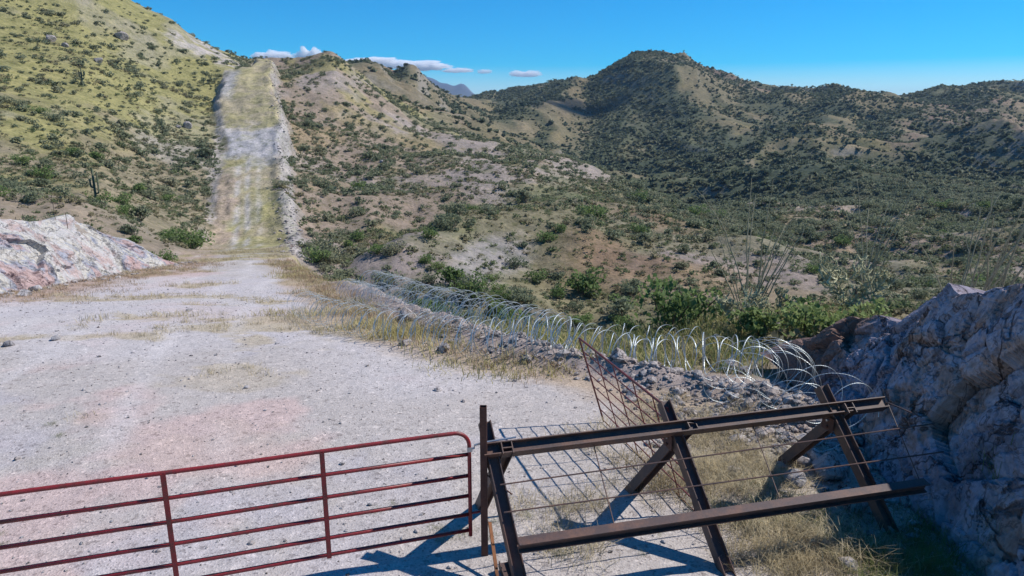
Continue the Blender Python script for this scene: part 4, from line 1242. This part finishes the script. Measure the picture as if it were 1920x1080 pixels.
def ocotillo(x, y, h, nw, spread, label, seed, dz=0, fuzz=M['shrub']):
    r_ = np.random.default_rng(seed)
    o = empty('ocotillo', (x, y, gz(x, y) + dz), label, 'ocotillo', 'ocotillos beyond the pad')
    for k in range(nw):
        P, rad = wand((r_.normal(0, .06), r_.normal(0, .06), -.1), r_.uniform(0, 6.28), r_.uniform(.05, spread), h * r_.uniform(.6, 1.05), r_.uniform(-.05, .30), seed * 50 + k, r_.uniform(.016, .028))
        mb = MB(); tube(mb, P, rad, 6)
        # spines and tiny leaves along the wand
        n_ = 150
        t = r_.uniform(.12, 1, n_) * 15; i0 = np.minimum(t.astype(int), 14); fr = (t - i0)[:, None]
        C_ = P[i0] * (1 - fr) + P[i0 + 1] * fr
        d = r_.normal(size=(n_, 3)); d /= np.linalg.norm(d, axis=1)[:, None]
        e = np.cross(d, r_.normal(size=(n_, 3))); e /= np.linalg.norm(e, axis=1)[:, None]
        ln = r_.uniform(.02, .045, n_)[:, None]
        V = np.stack([C_ - e * .004, C_ + e * .004, C_ + d * ln], 1).reshape(-1, 3)
        mb.add(V, None, np.arange(n_ * 3).reshape(-1, 3))
        mb.build('wand', M['ocotillo'], o)
    return o

def at_ground_y(px, y):
    x = (px - 960) / FPX * y / .96
    return x
ocotillo(6.4, 18.0, 4.1, 15, .45, 'large many stemmed ocotillo fanning out behind the razor wire beside the cholla', 1, 0)
ocotillo(11.0, 21.0, 5.4, 9, .2, 'tall slender ocotillo rising behind the pale round cholla', 2, 0)
ocotillo(7.55, 11.4, 3.5, 9, .30, 'ocotillo with arching wands on the bank near the right photo edge', 3, 0)
ocotillo(8.1, 11.4, 3.6, 8, .2, 'ocotillo with upright wands at the right photo edge on the bank', 4, 0)

def cholla(x, y, s, label, seed, dz=0, n=70):
    r_ = np.random.default_rng(seed)
    o = empty('cholla', (x, y, gz(x, y) + dz), label, 'cactus', 'cholla cacti beyond the razor wire')
    tr = MB(); tube(tr, [(0, 0, -.2), (.03, 0, .3 * s), (0, .04, .6 * s)], [.06, .055, .045], 7); tr.build('trunk', M['bark'], o)
    mb = MB()
    tips = [np.array([0, 0, .35 * s])] + [np.array([math.cos(q * 1.05) * .3 * s, math.sin(q * 1.05) * .3 * s, (.45 + .35 * (q % 2)) * s]) for q in range(6)]
    for k in range(n):
        b = tips[r_.integers(0, len(tips))]
        out = np.array([b[0], b[1], 0]); out = out / (np.linalg.norm(out) + .15)
        d = out * .9 + r_.normal(size=3) * .6 + np.array([0, 0, .35]); d /= np.linalg.norm(d)
        L_ = r_.uniform(.10, .19) * s
        e = b + d * L_; e[2] = max(e[2], .15)
        e2 = b + d * L_ * .5 + np.array([0, 0, -.03])
        if np.linalg.norm(e[:2]) > .68 * s or e[2] > 1.45 * s: continue
        tube(mb, [b, e2, e], [.014, .019, .012], 6)
        nn = 60
        t = r_.uniform(0, 1, nn)[:, None]; C_ = b * (1 - t) + e * t
        q = r_.normal(size=(nn, 3)); q /= np.linalg.norm(q, axis=1)[:, None]
        w_ = np.cross(q, r_.normal(size=(nn, 3))); w_ /= np.linalg.norm(w_, axis=1)[:, None]
        mb.add(np.stack([C_ - w_ * .006, C_ + w_ * .006, C_ + q * .045], 1).reshape(-1, 3), None, np.arange(nn * 3).reshape(-1, 3))
        tips.append(e)
    mb.build('joints', M['cholla'], o)
    return o
cholla(9.0, 17.6, 1.45, 'round pale spiny cholla standing above the lime bushes left of the rock bank', 5, 0, 420)
cholla(5.9, 17.2, 1.0, 'pale cholla tangled around the base of the large ocotillo', 6, 0, 260)
cholla(7.0, 17.6, .85, 'pale cholla between the two ocotillo clumps', 8, 0, 160)

# named bushes
def bush_px(px, py, w_px, k, label, tone=1, hs=1.0, y0=12, name='bush', group=None, dist=None, lift=0):
    """w_px: width in the 1920-px photograph"""
    if dist is None:
        g_ = ground_at(px, py, y0)
        x, y = g_.x, g_.y
    else:
        p = at_y(px, py, dist); x, y = p.x, p.y
    f = y * CP + (CAM_H - gz(x, y)) * SP
    s = w_px * f / FPX / 1.9
    return shrub_obj(x, y, s, k, label, group, 'bush', hs, tone, name, dz=lift)
bush_px(1055, 435, 30, 0, 'round dark green bush alone on top of the near spur', 1, 1.2, 40)
bush_px(1012, 528, 42, 1, 'dark green bush on the gravelly face of the near spur', 1, 1.0, 30)
bush_px(1092, 545, 50, 2, 'light green bush with a visible trunk on the near spur face', 1, 1.0, 30)
bush_px(1046, 560, 40, 4, 'spiky green bush between the two bushes on the near spur face', 1, 1.0, 30)
bush_px(935, 545, 36, 3, 'pale green shrub left on the gravel scar of the near spur', 2, 1.0, 30)
bush_px(1110, 410, 70, 5, 'wide light green bush on the crest of the near spur', 1, .8, 40)
bush_px(355, 465, 85, 5, 'wide bright green bush in the dip between the rock cut and the track', 1, .9, 38)
bush_px(317, 490, 45, 3, 'green bush at the right end of the white rock cut', 1, 1.0, 38)
bush_px(590, 492, 55, 1, 'dark green bush below the pale spoil right of the track', 1, 1.0, 44)
bush_px(395, 300, 44, 2, 'dark bushy shrub against the left edge of the track at mid height', 0, 1.0, 60)
bush_px(245, 465, 14, 2, 'small yellow green plant at the foot of the rock cut', 2, 1.0, 20)
bush_px(1250, 618, 150, 1, 'large feathery green bush rising behind the wire coils', 1, 1.25, dist=19.0)
bush_px(1180, 620, 60, 0, 'smaller feathery green bush left of the large one behind the wire coils', 1, 1.2, dist=19.5)
bush_px(1500, 628, 175, 3, 'lime green bush behind the berm between cholla and rock bank', 2, 1.0, dist=16.5)
bush_px(1440, 640, 120, 2, 'lime green bush behind the berm at the end of the rear wire coil', 2, 1.0, dist=16.0)
bush_px(1555, 600, 110, 4, 'lime green bush close behind the left end of the rock bank', 2, 1.0, dist=15.6)
bush_px(945, 600, 50, 4, 'green bush in the ravine seen through the rear wire coil', 1, 1.2, dist=20)

# ------------------------------------------------------------------ razor wire
def coil(name, path, rad, pitch, label, seed, squash=.92, ws=1.0, step=.017, group='razor wire coils along the pad edge'):
    r_ = np.random.default_rng(seed)
    P = np.asarray(path, float)
    seg = np.linalg.norm(np.diff(P, axis=0), axis=1); L = np.concatenate([[0], np.cumsum(seg)])
    total = L[-1]
    turns = total / pitch
    n_ = int(turns * 2 * math.pi * rad / step)
    s = np.linspace(0, total, n_)
    th = s / total * turns * 2 * math.pi
    # a concertina: each loop is clipped to its neighbours, so the advance swings back and forth
    sm_ = s + rad * .30 * np.sin(th * .5 + .4) * np.cos(th) + rad * .35 * (fbm(th / 9, th * 0 + 2, 1.0, 2, seed + 31) - .5) * np.sin(th) + .25 * pitch * (fbm(th / 6.3, th * 0, 1.0, 2, seed) - .5)
    sm_ = np.clip(sm_, 0, total)
    C_ = np.stack([np.interp(sm_, L, P[:, k]) for k in range(3)], -1)
    fine = np.linspace(0, total, 200)
    Cf = np.stack([np.interp(fine, L, P[:, k]) for k in range(3)], -1)
    Tf = np.gradient(Cf, axis=0)
    ker_ = np.ones(15) / 15
    Tf = np.stack([np.convolve(np.pad(Tf[:, k], 7, mode='edge'), ker_, 'valid') for k in range(3)], -1)
    Tn = np.stack([np.interp(sm_, fine, Tf[:, k]) for k in range(3)], -1); Tn[:, 2] *= .3
    Tn /= np.linalg.norm(Tn, axis=1)[:, None]
    S_ = np.cross(Tn, [0, 0, 1.0]); S_ /= np.linalg.norm(S_, axis=1)[:, None]
    U_ = np.cross(S_, Tn)
    rr = rad * (1 + .16 * (fbm(th / 3.1, th * 0 + 4, 1.0, 2, seed + 5) - .5) + .10 * np.sin(th * .31))
    W = C_ + S_ * (np.cos(th) * rr)[:, None] + U_ * (np.sin(th) * rr * squash)[:, None]
    tan = np.gradient(W, axis=0); tan /= np.linalg.norm(tan, axis=1)[:, None] + 1e-9
    rad_dir = S_ * np.cos(th)[:, None] + U_ * np.sin(th)[:, None]
    side = np.cross(tan, rad_dir); side /= np.linalg.norm(side, axis=1)[:, None] + 1e-9
    rad_dir = np.cross(side, tan)
    k = np.arange(n_)
    hw = np.where(k % 2, .0125, .0060)[:, None] * ws; tk = .0035 * ws
    V = np.stack([W - side * hw, W + rad_dir * tk, W + side * hw, W - rad_dir * tk], 1).reshape(-1, 3)
    i, j = np.meshgrid(np.arange(n_ - 1), np.arange(4), indexing='ij')
    a = (i * 4 + j).ravel(); b = (i * 4 + (j + 1) % 4).ravel()
    o = MB().add(V, np.stack([a, b, b + 4, a + 4], -1)).build(name, M['wire'])
    return tag(o, label, 'razor wire', group)

def on_ground(pts, rad, n=60, lift=0.0):
    pts = np.asarray(pts, float)
    L = np.concatenate([[0], np.cumsum(np.linalg.norm(np.diff(pts[:, :2], axis=0), axis=1))])
    s = np.linspace(0, L[-1], n)
    X = np.interp(s, L, pts[:, 0]); Y = np.interp(s, L, pts[:, 1])
    lf = np.interp(s, L, pts[:, 2]) if pts.shape[1] > 2 else 0
    Z = terrain(X, Y)
    Z = np.convolve(np.pad(Z, 4, mode='edge'), np.ones(9) / 9, 'valid')
    return np.stack([X, Y, Z + rad * .9 + lf + lift], -1)

def gp(px, py, dy=0):
    p = ground_at(px, py); return (p.x, p.y + dy)
A = [gp(566, 590), gp(600, 606), gp(645, 620), gp(700, 636), gp(790, 650)]
coil('razor_wire_coil', on_ground(A, .38), .38, .17, 'front coil of razor wire at the far end, lying in the reddish grass', 1)
A2 = [gp(790, 650), gp(860, 662), gp(930, 668), gp(1010, 666), gp(1080, 660)]
coil('razor_wire_coil', on_ground(A2, .42), .42, .19, 'front coil of razor wire in the middle of the photo before the grey rubble berm', 2)
def berm(Y, off=1.1): return (float(padR(Y)) + off, Y)
B = [berm(23, 1.0), berm(21, 1.2), berm(19, 1.35), berm(17.2, 1.45)]
coil('razor_wire_coil', on_ground(B, .38, lift=.03), .38, .17, 'rear coil of razor wire at the far end, running along the berm', 3)
B2 = [berm(17.4, 1.6), berm(16.2, 1.6), berm(15, 1.65), berm(13.9, 1.8), berm(13.2, 2.1), berm(12.8, 2.5)]
coil('razor_wire_coil', on_ground(B2, .42, lift=.04), .42, .20, 'rear coil of razor wire along the berm crest, green ravine behind it', 4)
B3 = [(2.3, 13.3), (3.2, 13.2), (4.1, 13.2), (5.0, 12.9)]
coil('razor_wire_coil', on_ground(B3, .42, lift=.10), .42, .21, 'rear coil of razor wire ending at the boulders left of the dark rock bank', 5)
H = [berm(20, .5), berm(18, .6), berm(16.4, .6), berm(15, .7)]
coil('razor_wire_coil', on_ground(H, .34, lift=.05), .34, .30, 'tangled middle coil of razor wire between the front and rear coils on the far berm', 11)
I = [berm(16.8, .9), berm(15.4, .9), berm(14.2, 1.0), berm(13.2, 1.1)]
coil('razor_wire_coil', on_ground(I, .38, lift=.02), .38, .26, 'tangled middle coil of razor wire over the rubble left of the red panel', 12)
J = [berm(22.5, .1), berm(20.5, .2), berm(19, .3)]
coil('razor_wire_coil', on_ground(J, .36, lift=.02), .36, .17, 'short middle coil of razor wire at the far left end of the wire', 13)
C3 = [gp(1080, 655), gp(1160, 660), gp(1240, 664), gp(1320, 672)]
coil('razor_wire_coil', on_ground(C3, .38), .38, .30, 'coil of razor wire on the rubble behind the red panel', 6)
D = [(4.9, 12.3, .12), (4.7, 11.3, .10), (4.35, 10.4, .06), (4.25, 9.6, .05), (4.3, 8.9, .05)]
coil('razor_wire_coil', on_ground(D, .46), .46, .30, 'razor wire coil tumbling down beside the dark rock bank to the barrier', 7, ws=.72)
E = [(3.6, 11.7, .05), (3.6, 11.0, .05), (3.5, 10.3, .0), (3.6, 9.5, 0)]
coil('razor_wire_coil', on_ground(E, .40), .40, .38, 'loose stretched razor wire loops on the rubble just behind the top beam', 8, ws=.72)
G = [(5.0, 12.6, .15), (4.5, 11.9, .1), (4.0, 11.2, .05), (3.9, 10.4, .05)]
coil('razor_wire_coil', on_ground(G, .44), .44, .34, 'razor wire coil dropping over the rubble between the boulders and the dark rock bank', 10, ws=.72)
F = [(4.15, 9.0, .62), (4.22, 8.4, .72), (4.32, 7.95, .78)]
coil('razor_wire_coil', on_ground(F, .40), .40, .42, 'single large razor wire loops hooked over the right end of the top beam', 9, ws=.72)

# ------------------------------------------------------------------ steel vehicle barrier
BH = 1.22
cL, cM, cR = at_z(922, 843, BH), at_z(1265, 799, BH), at_z(1565, 768, BH)
endL, endR = at_z(905, 847, BH), at_z(1657, 757, BH)
bar_root = empty('vehicle_barrier', (cM.x, cM.y, 0), 'dark rusted steel beam vehicle barrier on three crossed pairs of legs', 'vehicle barrier')
org = np.array([cM.x, cM.y, 0])
def loc(v): return np.array(v[:]) - org
beam_dir = np.array((endR - endL)[:]); beam_dir /= np.linalg.norm(beam_dir)
mb = MB(); ibeam(mb, loc(endL), loc(endR), .15, .135, .012, .010, (0, .75, .66)); mb.build('top_beam', M['rust'], bar_root)
def leg(foot, cross, over, side_off, nm='leg'):
    f, c = np.array(foot[:], float), np.array(cross[:], float)
    d = c - f; top = c + d / np.linalg.norm(d) * over
    f = f - d / np.linalg.norm(d) * .12
    off = beam_dir * side_off
    mb = MB(); ibeam(mb, f + off - org, top + off - org, .13, .125, .011, .010, beam_dir)
    mb.build(nm, M['rust'], bar_root)
# near feet, then far feet
nearF = [Vector((.13, 5.93, 0)), Vector((2.27, 6.36, 0)), Vector((4.33, 7.12, 0.12))]
farF = [at_z(880, 958, 0), at_z(1163, 925, 0), at_z(1452, 868, .05)]
farF[0] = Vector((-.52, 7.65, 0))
for c, nf, ff in zip((cL, cM, cR), nearF, farF):
    cn = Vector((c.x, c.y, BH - .06))
    leg(nf, cn, .36, .0)
    leg(ff, cn + Vector((0, 0, 0)), .14, .145)
lbL, lbR = at_z(972, 1023, .58), at_z(1735, 910, .66)
mb = MB(); ibeam(mb, loc(lbL), loc(lbR), .105, .12, .012, .011, (0, -.25, 1)); mb.build('lower_beam', M['rust'], bar_root)
def rod(a_, b_, rad=.008, nm='rod', mt='rust', root=bar_root, o_=None):
    mb = MB(); tube(mb, [loc(a_) if o_ is None else np.array(a_[:]) - o_, loc(b_) if o_ is None else np.array(b_[:]) - o_], rad, 6); return mb.build(nm, M[mt], root)
rod(at_z(938, 909, .97), Vector((5.13, 7.80, 1.05)))
rod(at_z(945, 961, .76), Vector((5.11, 7.50, .83)))
for (xa, ya), (xb_, yb_) in (((1110, 822), (1152, 985)), ((1408, 788), (1462, 935)), ((1664, 755), (1724, 900))):
    rod(at_z(xa, ya, BH - .03), at_z(xb_, yb_, .64), .0065)
rod(at_z(1664, 755, BH), at_z(1728, 782, BH - .02), .009)
# short welded stub of channel at the near left foot
mb = MB(); ibeam(mb, np.array([.06, 5.95, -.05]) - org, np.array([-.09, 6.42, .10]) - org, .10, .11, .010, .009, beam_dir); mb.build('foot_stub', M['rust'], bar_root)

# gusset plates and bolt heads where the legs cross
for c_ in (cL, cM, cR):
    mb = MB()
    cc = np.array([c_.x, c_.y, BH - .16]) - org
    bar(mb, cc - beam_dir * .075 + np.array([0, 0, -.10]), cc - beam_dir * .075 + np.array([0, 0, .08]), .010, .20, tuple(np.cross(beam_dir, [0, 0, 1])))
    mb.build('gusset_plate', M['rust_post'], bar_root)
    for dz_ in (-.05, .03):
        mb = MB(); tube(mb, [cc - beam_dir * .079 + np.array([0, 0, dz_]), cc - beam_dir * .10 + np.array([0, 0, dz_])], .014, 6); mb.build('bolt', M['zinc'] if dz_ > 0 else M['rust_post'], bar_root)

# ------------------------------------------------------------------ post with its brace
post_xy = (-.30, 6.70)
pr = empty('gate_post', (post_xy[0], post_xy[1], 0), 'tall square rusted tube post between the red gate and the barrier', 'post')
mb = MB()
w_ = .034; t_ = .005
for dx, dy, wx, wy in ((0, -w_, 2 * w_ + t_, t_), (0, w_, 2 * w_ + t_, t_), (-w_, 0, t_, 2 * w_ - t_), (w_, 0, t_, 2 * w_ - t_)):
    bar(mb, (dx, dy, -.15), (dx, dy, 1.76), wx, wy, (0, 1, 0))
mb.build('tube', M['rust_post'], pr)
mb = MB(); bar(mb, (.06, -.02, .42), (.18, -.62, -.05), .035, .006, (0, 0, 1)); bar(mb, (.043, -.02, .425), (.163, -.62, -.045), .006, .035, (0, 0, 1))
mb.build('brace', M['rust_orange'], pr)
mb = MB(); tube(mb, [(.035, 0, .97), (.30, -.10, .80)], .008, 6); mb.build('tie_rod', M['rust_post'], pr)
mb = MB(); tube(mb, [(.036, 0, .46), (.24, .03, .47)], .010, 8); mb.build('hinge_pin', M['zinc'], pr)

# ------------------------------------------------------------------ red tube gate
gR, gL = np.array([-.455, 6.74]), np.array([-4.86, 5.37])
gd = (gL - gR) / np.linalg.norm(gL - gR); glen = np.linalg.norm(gL - gR)
gate = empty('tube_gate', (gR[0], gR[1], 0), 'closed red six rail tube gate across the bottom left of the photo', 'gate')
RZ = [1.457, 1.195, .945, .705, .480, .285]
def gpnt(s, z, out=0.0): return np.array([gd[0] * s + gd[1] * out, gd[1] * s - gd[0] * out, z])
rc = .16
mb = MB()
fr = [gpnt(0, RZ[-1] - .07), gpnt(0, .6), gpnt(0, 1.0), gpnt(0, RZ[0] - rc)]
for a_ in np.linspace(0, math.pi / 2, 8)[1:]:
    fr.append(gpnt(rc - rc * math.cos(a_), RZ[0] - rc + rc * math.sin(a_)))
for s_ in np.linspace(rc + .2, glen - rc - .1, 12): fr.append(gpnt(s_, RZ[0] + .004 * math.sin(s_ * 2)))
for a_ in np.linspace(0, math.pi / 2, 8): fr.append(gpnt(glen - rc + rc * math.sin(a_), RZ[0] - rc + rc * math.cos(a_)))
fr += [gpnt(glen, .8), gpnt(glen, RZ[-1] - .07)]
tube(mb, fr, .0215, 14); mb.build('frame', M['gate'], gate, smooth=True)
for z in RZ[1:]:
    mb = MB(); tube(mb, [gpnt(.018, z), gpnt(glen * .3, z + .003), gpnt(glen * .6, z - .003), gpnt(glen - .018, z)], .0205, 12); mb.build('rail', M['gate'], gate, smooth=True)
def s_of(p): return float((np.array([p.x, p.y]) - gR) @ gd)
for px, py in ((603, 846), (305, 889)):
    s_ = s_of(at_z(px, py, RZ[0]))
    mb = MB()
    for dz in (-.018, .018):
        bar(mb, gpnt(s_ + dz, RZ[-1] - .02, -.024), gpnt(s_ + dz, RZ[0], -.024), .006, .012, (gd[0], gd[1], 0))
    bar(mb, gpnt(s_, RZ[-1] - .02, -.0315), gpnt(s_, RZ[0] + .0, -.0315), .004, .040, (gd[0], gd[1], 0))
    mb.build('stay', M['gate'], gate)
mb = MB(); tube(mb, [gpnt(-.02, RZ[0] - .20), gpnt(-.055, RZ[0] - .20), gpnt(-.06, RZ[0] - .165), gpnt(-.16, RZ[0] - .15), gpnt(-.52, RZ[0] - .14)], .011, 8)
bar(mb, gpnt(.03, RZ[0] - .20, -.026), gpnt(-.03, RZ[0] - .20, -.026), .006, .05)
mb.build('latch', M['zinc'], gate)
mb = MB(); tube(mb, [gpnt(.01, RZ[-2] + .01), gpnt(-.11, RZ[-2] + .01)], .013, 8); mb.build('hinge', M['gate'], gate)
mb = MB(); tube(mb, [gpnt(glen - .02, RZ[2] + .02, -.03), gpnt(glen + .05, RZ[2] + .03, -.05), gpnt(glen + .08, RZ[2] - .02, -.04)], .022, 8); mb.build('hinge', M['rust_post'], gate)

# ------------------------------------------------------------------ leaning red mesh panel
pT, pB = np.array(at_z(1086, 634, 1.37)[:]), np.array([1.45, 10.12, .0])
qT = np.array(at_z(1252, 766, 1.37)[:]); qB = qT + (pB - pT) * np.array([1, 1, 1])
panel = empty('mesh_panel', (pB[0], pB[1], 0), 'thin red barred livestock panel leaning with its pointed corner up', 'panel')
o3 = np.array([pB[0], pB[1], 0.])
def pp(s, t): return (pB * (1 - s) + qB * s) * (1 - t) + (pT * (1 - s) + qT * s) * t - o3
def ptube(name, a_, b_, rad): mb = MB(); tube(mb, [a_, (a_ + b_) / 2, b_], rad, 8); mb.build(name, M['panel'], panel)
ptube('top_rail', pp(0, 1), pp(1, 1), .016)
ptube('end_upright', pp(0, 0), pp(0, .992), .014)
ptube('end_upright', pp(1, 0), pp(1, .992), .014)
for k in range(7):
    ptube('bar', pp(0, .02 + k * .138), pp(1, .02 + k * .138), .0085)
for s_ in (.22, .44, .66, .86):
    ptube('upright', pp(s_, .0), pp(s_, .99), .008)

# ------------------------------------------------------------------ wire fence on the hillside behind the cut
wf = None
fp = [(2, 398), (10, 395), (28, 402), (42, 398), (104, 412), (124, 408)]
fbase = []
for px, py in fp:
    p = at_y(px, py, 31.5); fbase.append((p.x, p.y, gz(p.x, p.y)))
wf = empty('wire_fence', fbase[0], 'thin dark post and wire fence standing behind the white rock cut at the left edge', 'fence')
fo = np.array(fbase[0])
tops = []
for b_ in fbase:
    b_ = np.array(b_) - fo; mb = MB()
    tube(mb, [b_ + [0, 0, -.3], b_ + [0, 0, 1.3]], .014, 6); mb.build('post', M['bark'], wf); tops.append(b_)
for h_ in (.45, .85, 1.25):
    mb = MB(); tube(mb, [t_ + [0, 0, h_] for t_ in tops], .003, 4); mb.build('wire', M['bark'], wf)

# ------------------------------------------------------------------ clouds
cm = bpy.data.materials.new('cloud_vapour'); cm.use_nodes = True; nt = cm.node_tree; nt.nodes.clear()
co = nt.nodes.new('ShaderNodeOutputMaterial'); cv = nt.nodes.new('ShaderNodeVolumePrincipled')
cv.inputs['Color'].default_value = (1, 1, 1, 1); cv.inputs['Density'].default_value = .022; cv.inputs['Anisotropy'].default_value = 0.0
nt.links.new(cv.outputs[0], co.inputs['Volume'])
def cloud(px, py, w_px, h_px, label, seed, D=14000):
    c = at_y(px, py, D); k = D / .97 / FPX
    W_, H_ = w_px * k * .62, h_px * k * .62
    nu, nv = 96, 28
    u_, v_ = np.meshgrid(np.linspace(0, 2 * math.pi, nu, endpoint=False), np.linspace(-math.pi / 2, math.pi / 2, nv), indexing='ij')
    x = np.cos(v_) * np.cos(u_); y = np.cos(v_) * np.sin(u_); z = np.sin(v_)
    nz = fbm(x * 4.2 + seed * 9, y * 2 + z * 2.5, 1.0, 6, seed, .68)
    tall = .5 + .55 * vnoise(x * 2.6 + seed * 3, y * 0 + seed, seed + 3)
    rr = .35 + 1.3 * nz
    z = np.where(z > 0, z * tall, z * .45)
    P = np.stack([x * W_ * rr, y * W_ * .35 * rr, z * H_ * 2 * rr], -1).reshape(-1, 3)
    i, j = np.meshgrid(np.arange(nu), np.arange(nv - 1), indexing='ij')
    a = (i * nv + j).ravel(); b_ = (((i + 1) % nu) * nv + j).ravel()
    o = MB().add(P, np.stack([a, b_, b_ + 1, a + 1], -1)).build('cloud', cm, smooth=True, loc=c)
    return tag(o, label, 'cloud', 'small white clouds above the hills')
cloud(510, 106, 60, 10, 'white cloud just showing above the top of the dirt track', 1)
cloud(580, 104, 40, 12, 'puffy white cloud left of the rounded hill top', 2)
cloud(690, 115, 84, 8, 'long thin cloud right of the rounded hill top', 3)
cloud(780, 124, 84, 12, 'brightest flat cloud above the rocky knob', 4)
cloud(857, 133, 44, 5, 'small thin cloud right of the brightest cloud', 5)
cloud(908, 135, 20, 5, 'tiniest cloud in the middle of the row', 6)
cloud(982, 140, 42, 7, 'small thin cloud furthest right in the row', 7)
# a cloud high to the right, outside the picture, whose shadow darkens a spur of the mountain
def shade_cloud(px, py, Y, size, seed, H_=650):
    p = at_y(px, py, Y)
    c = p + Vector((.89, .21, 1.0)) * H_
    r_ = np.random.default_rng(seed)
    import bmesh
    bm = bmesh.new()
    for i in range(9):
        res = bmesh.ops.create_icosphere(bm, subdivisions=2, radius=1)
        off = Vector((r_.normal(0, size[0] * .35), r_.normal(0, size[1] * .35), r_.uniform(0, 8)))
        rr = r_.uniform(.25, .5) * min(size)
        for v in res['verts']: v.co = Vector((v.co.x * rr * 1.2, v.co.y * rr * 1.2, v.co.z * rr * .7)) + off
    me = bpy.data.meshes.new('cloud'); bm.to_mesh(me); bm.free()
    me.materials.append(cm2)
    o = bpy.data.objects.new('cloud', me); COL.objects.link(o); o.location = c
    tag(o, 'fair weather cloud high above the right side of the valley, shading the mountain', 'cloud', 'clouds casting shadows on the mountain')
cm2, nt, b = mat('dense_cloud')
b.inputs['Base Color'].default_value = (.9, .9, .92, 1); b.inputs['Roughness'].default_value = 1
b.inputs['Alpha'].default_value = .32
shade_cloud(1075, 222, 560, (50, 46), 1)

# ------------------------------------------------------------------ haze
hb = MB()
x0, x1_, y0, y1_, z0, z1_ = -10800, 10800, -60, 9450, float(GZ.min()) - 1.0, float(GZ.max()) + 12
V = [(x, y, z) for z in (z0, z1_) for y in (y0, y1_) for x in (x0, x1_)]
hb.add(V, [[0, 2, 3, 1], [4, 5, 7, 6], [0, 1, 5, 4], [2, 6, 7, 3], [0, 4, 6, 2], [1, 3, 7, 5]])
hm = bpy.data.materials.new('haze_air'); hm.use_nodes = True; hn = hm.node_tree; hn.nodes.clear()
ho = hn.nodes.new('ShaderNodeOutputMaterial'); hv = hn.nodes.new('ShaderNodeVolumePrincipled')
hv.inputs['Color'].default_value = (.45, .66, 1.0, 1); hv.inputs['Density'].default_value = 1.0e-4
hv.inputs['Anisotropy'].default_value = 0.1
hn.links.new(hv.outputs[0], ho.inputs['Volume'])
tag(hb.build('haze', hm), 'thin blue desert haze', kind='stuff')
print('zrange', GZ.min(), GZ.max())
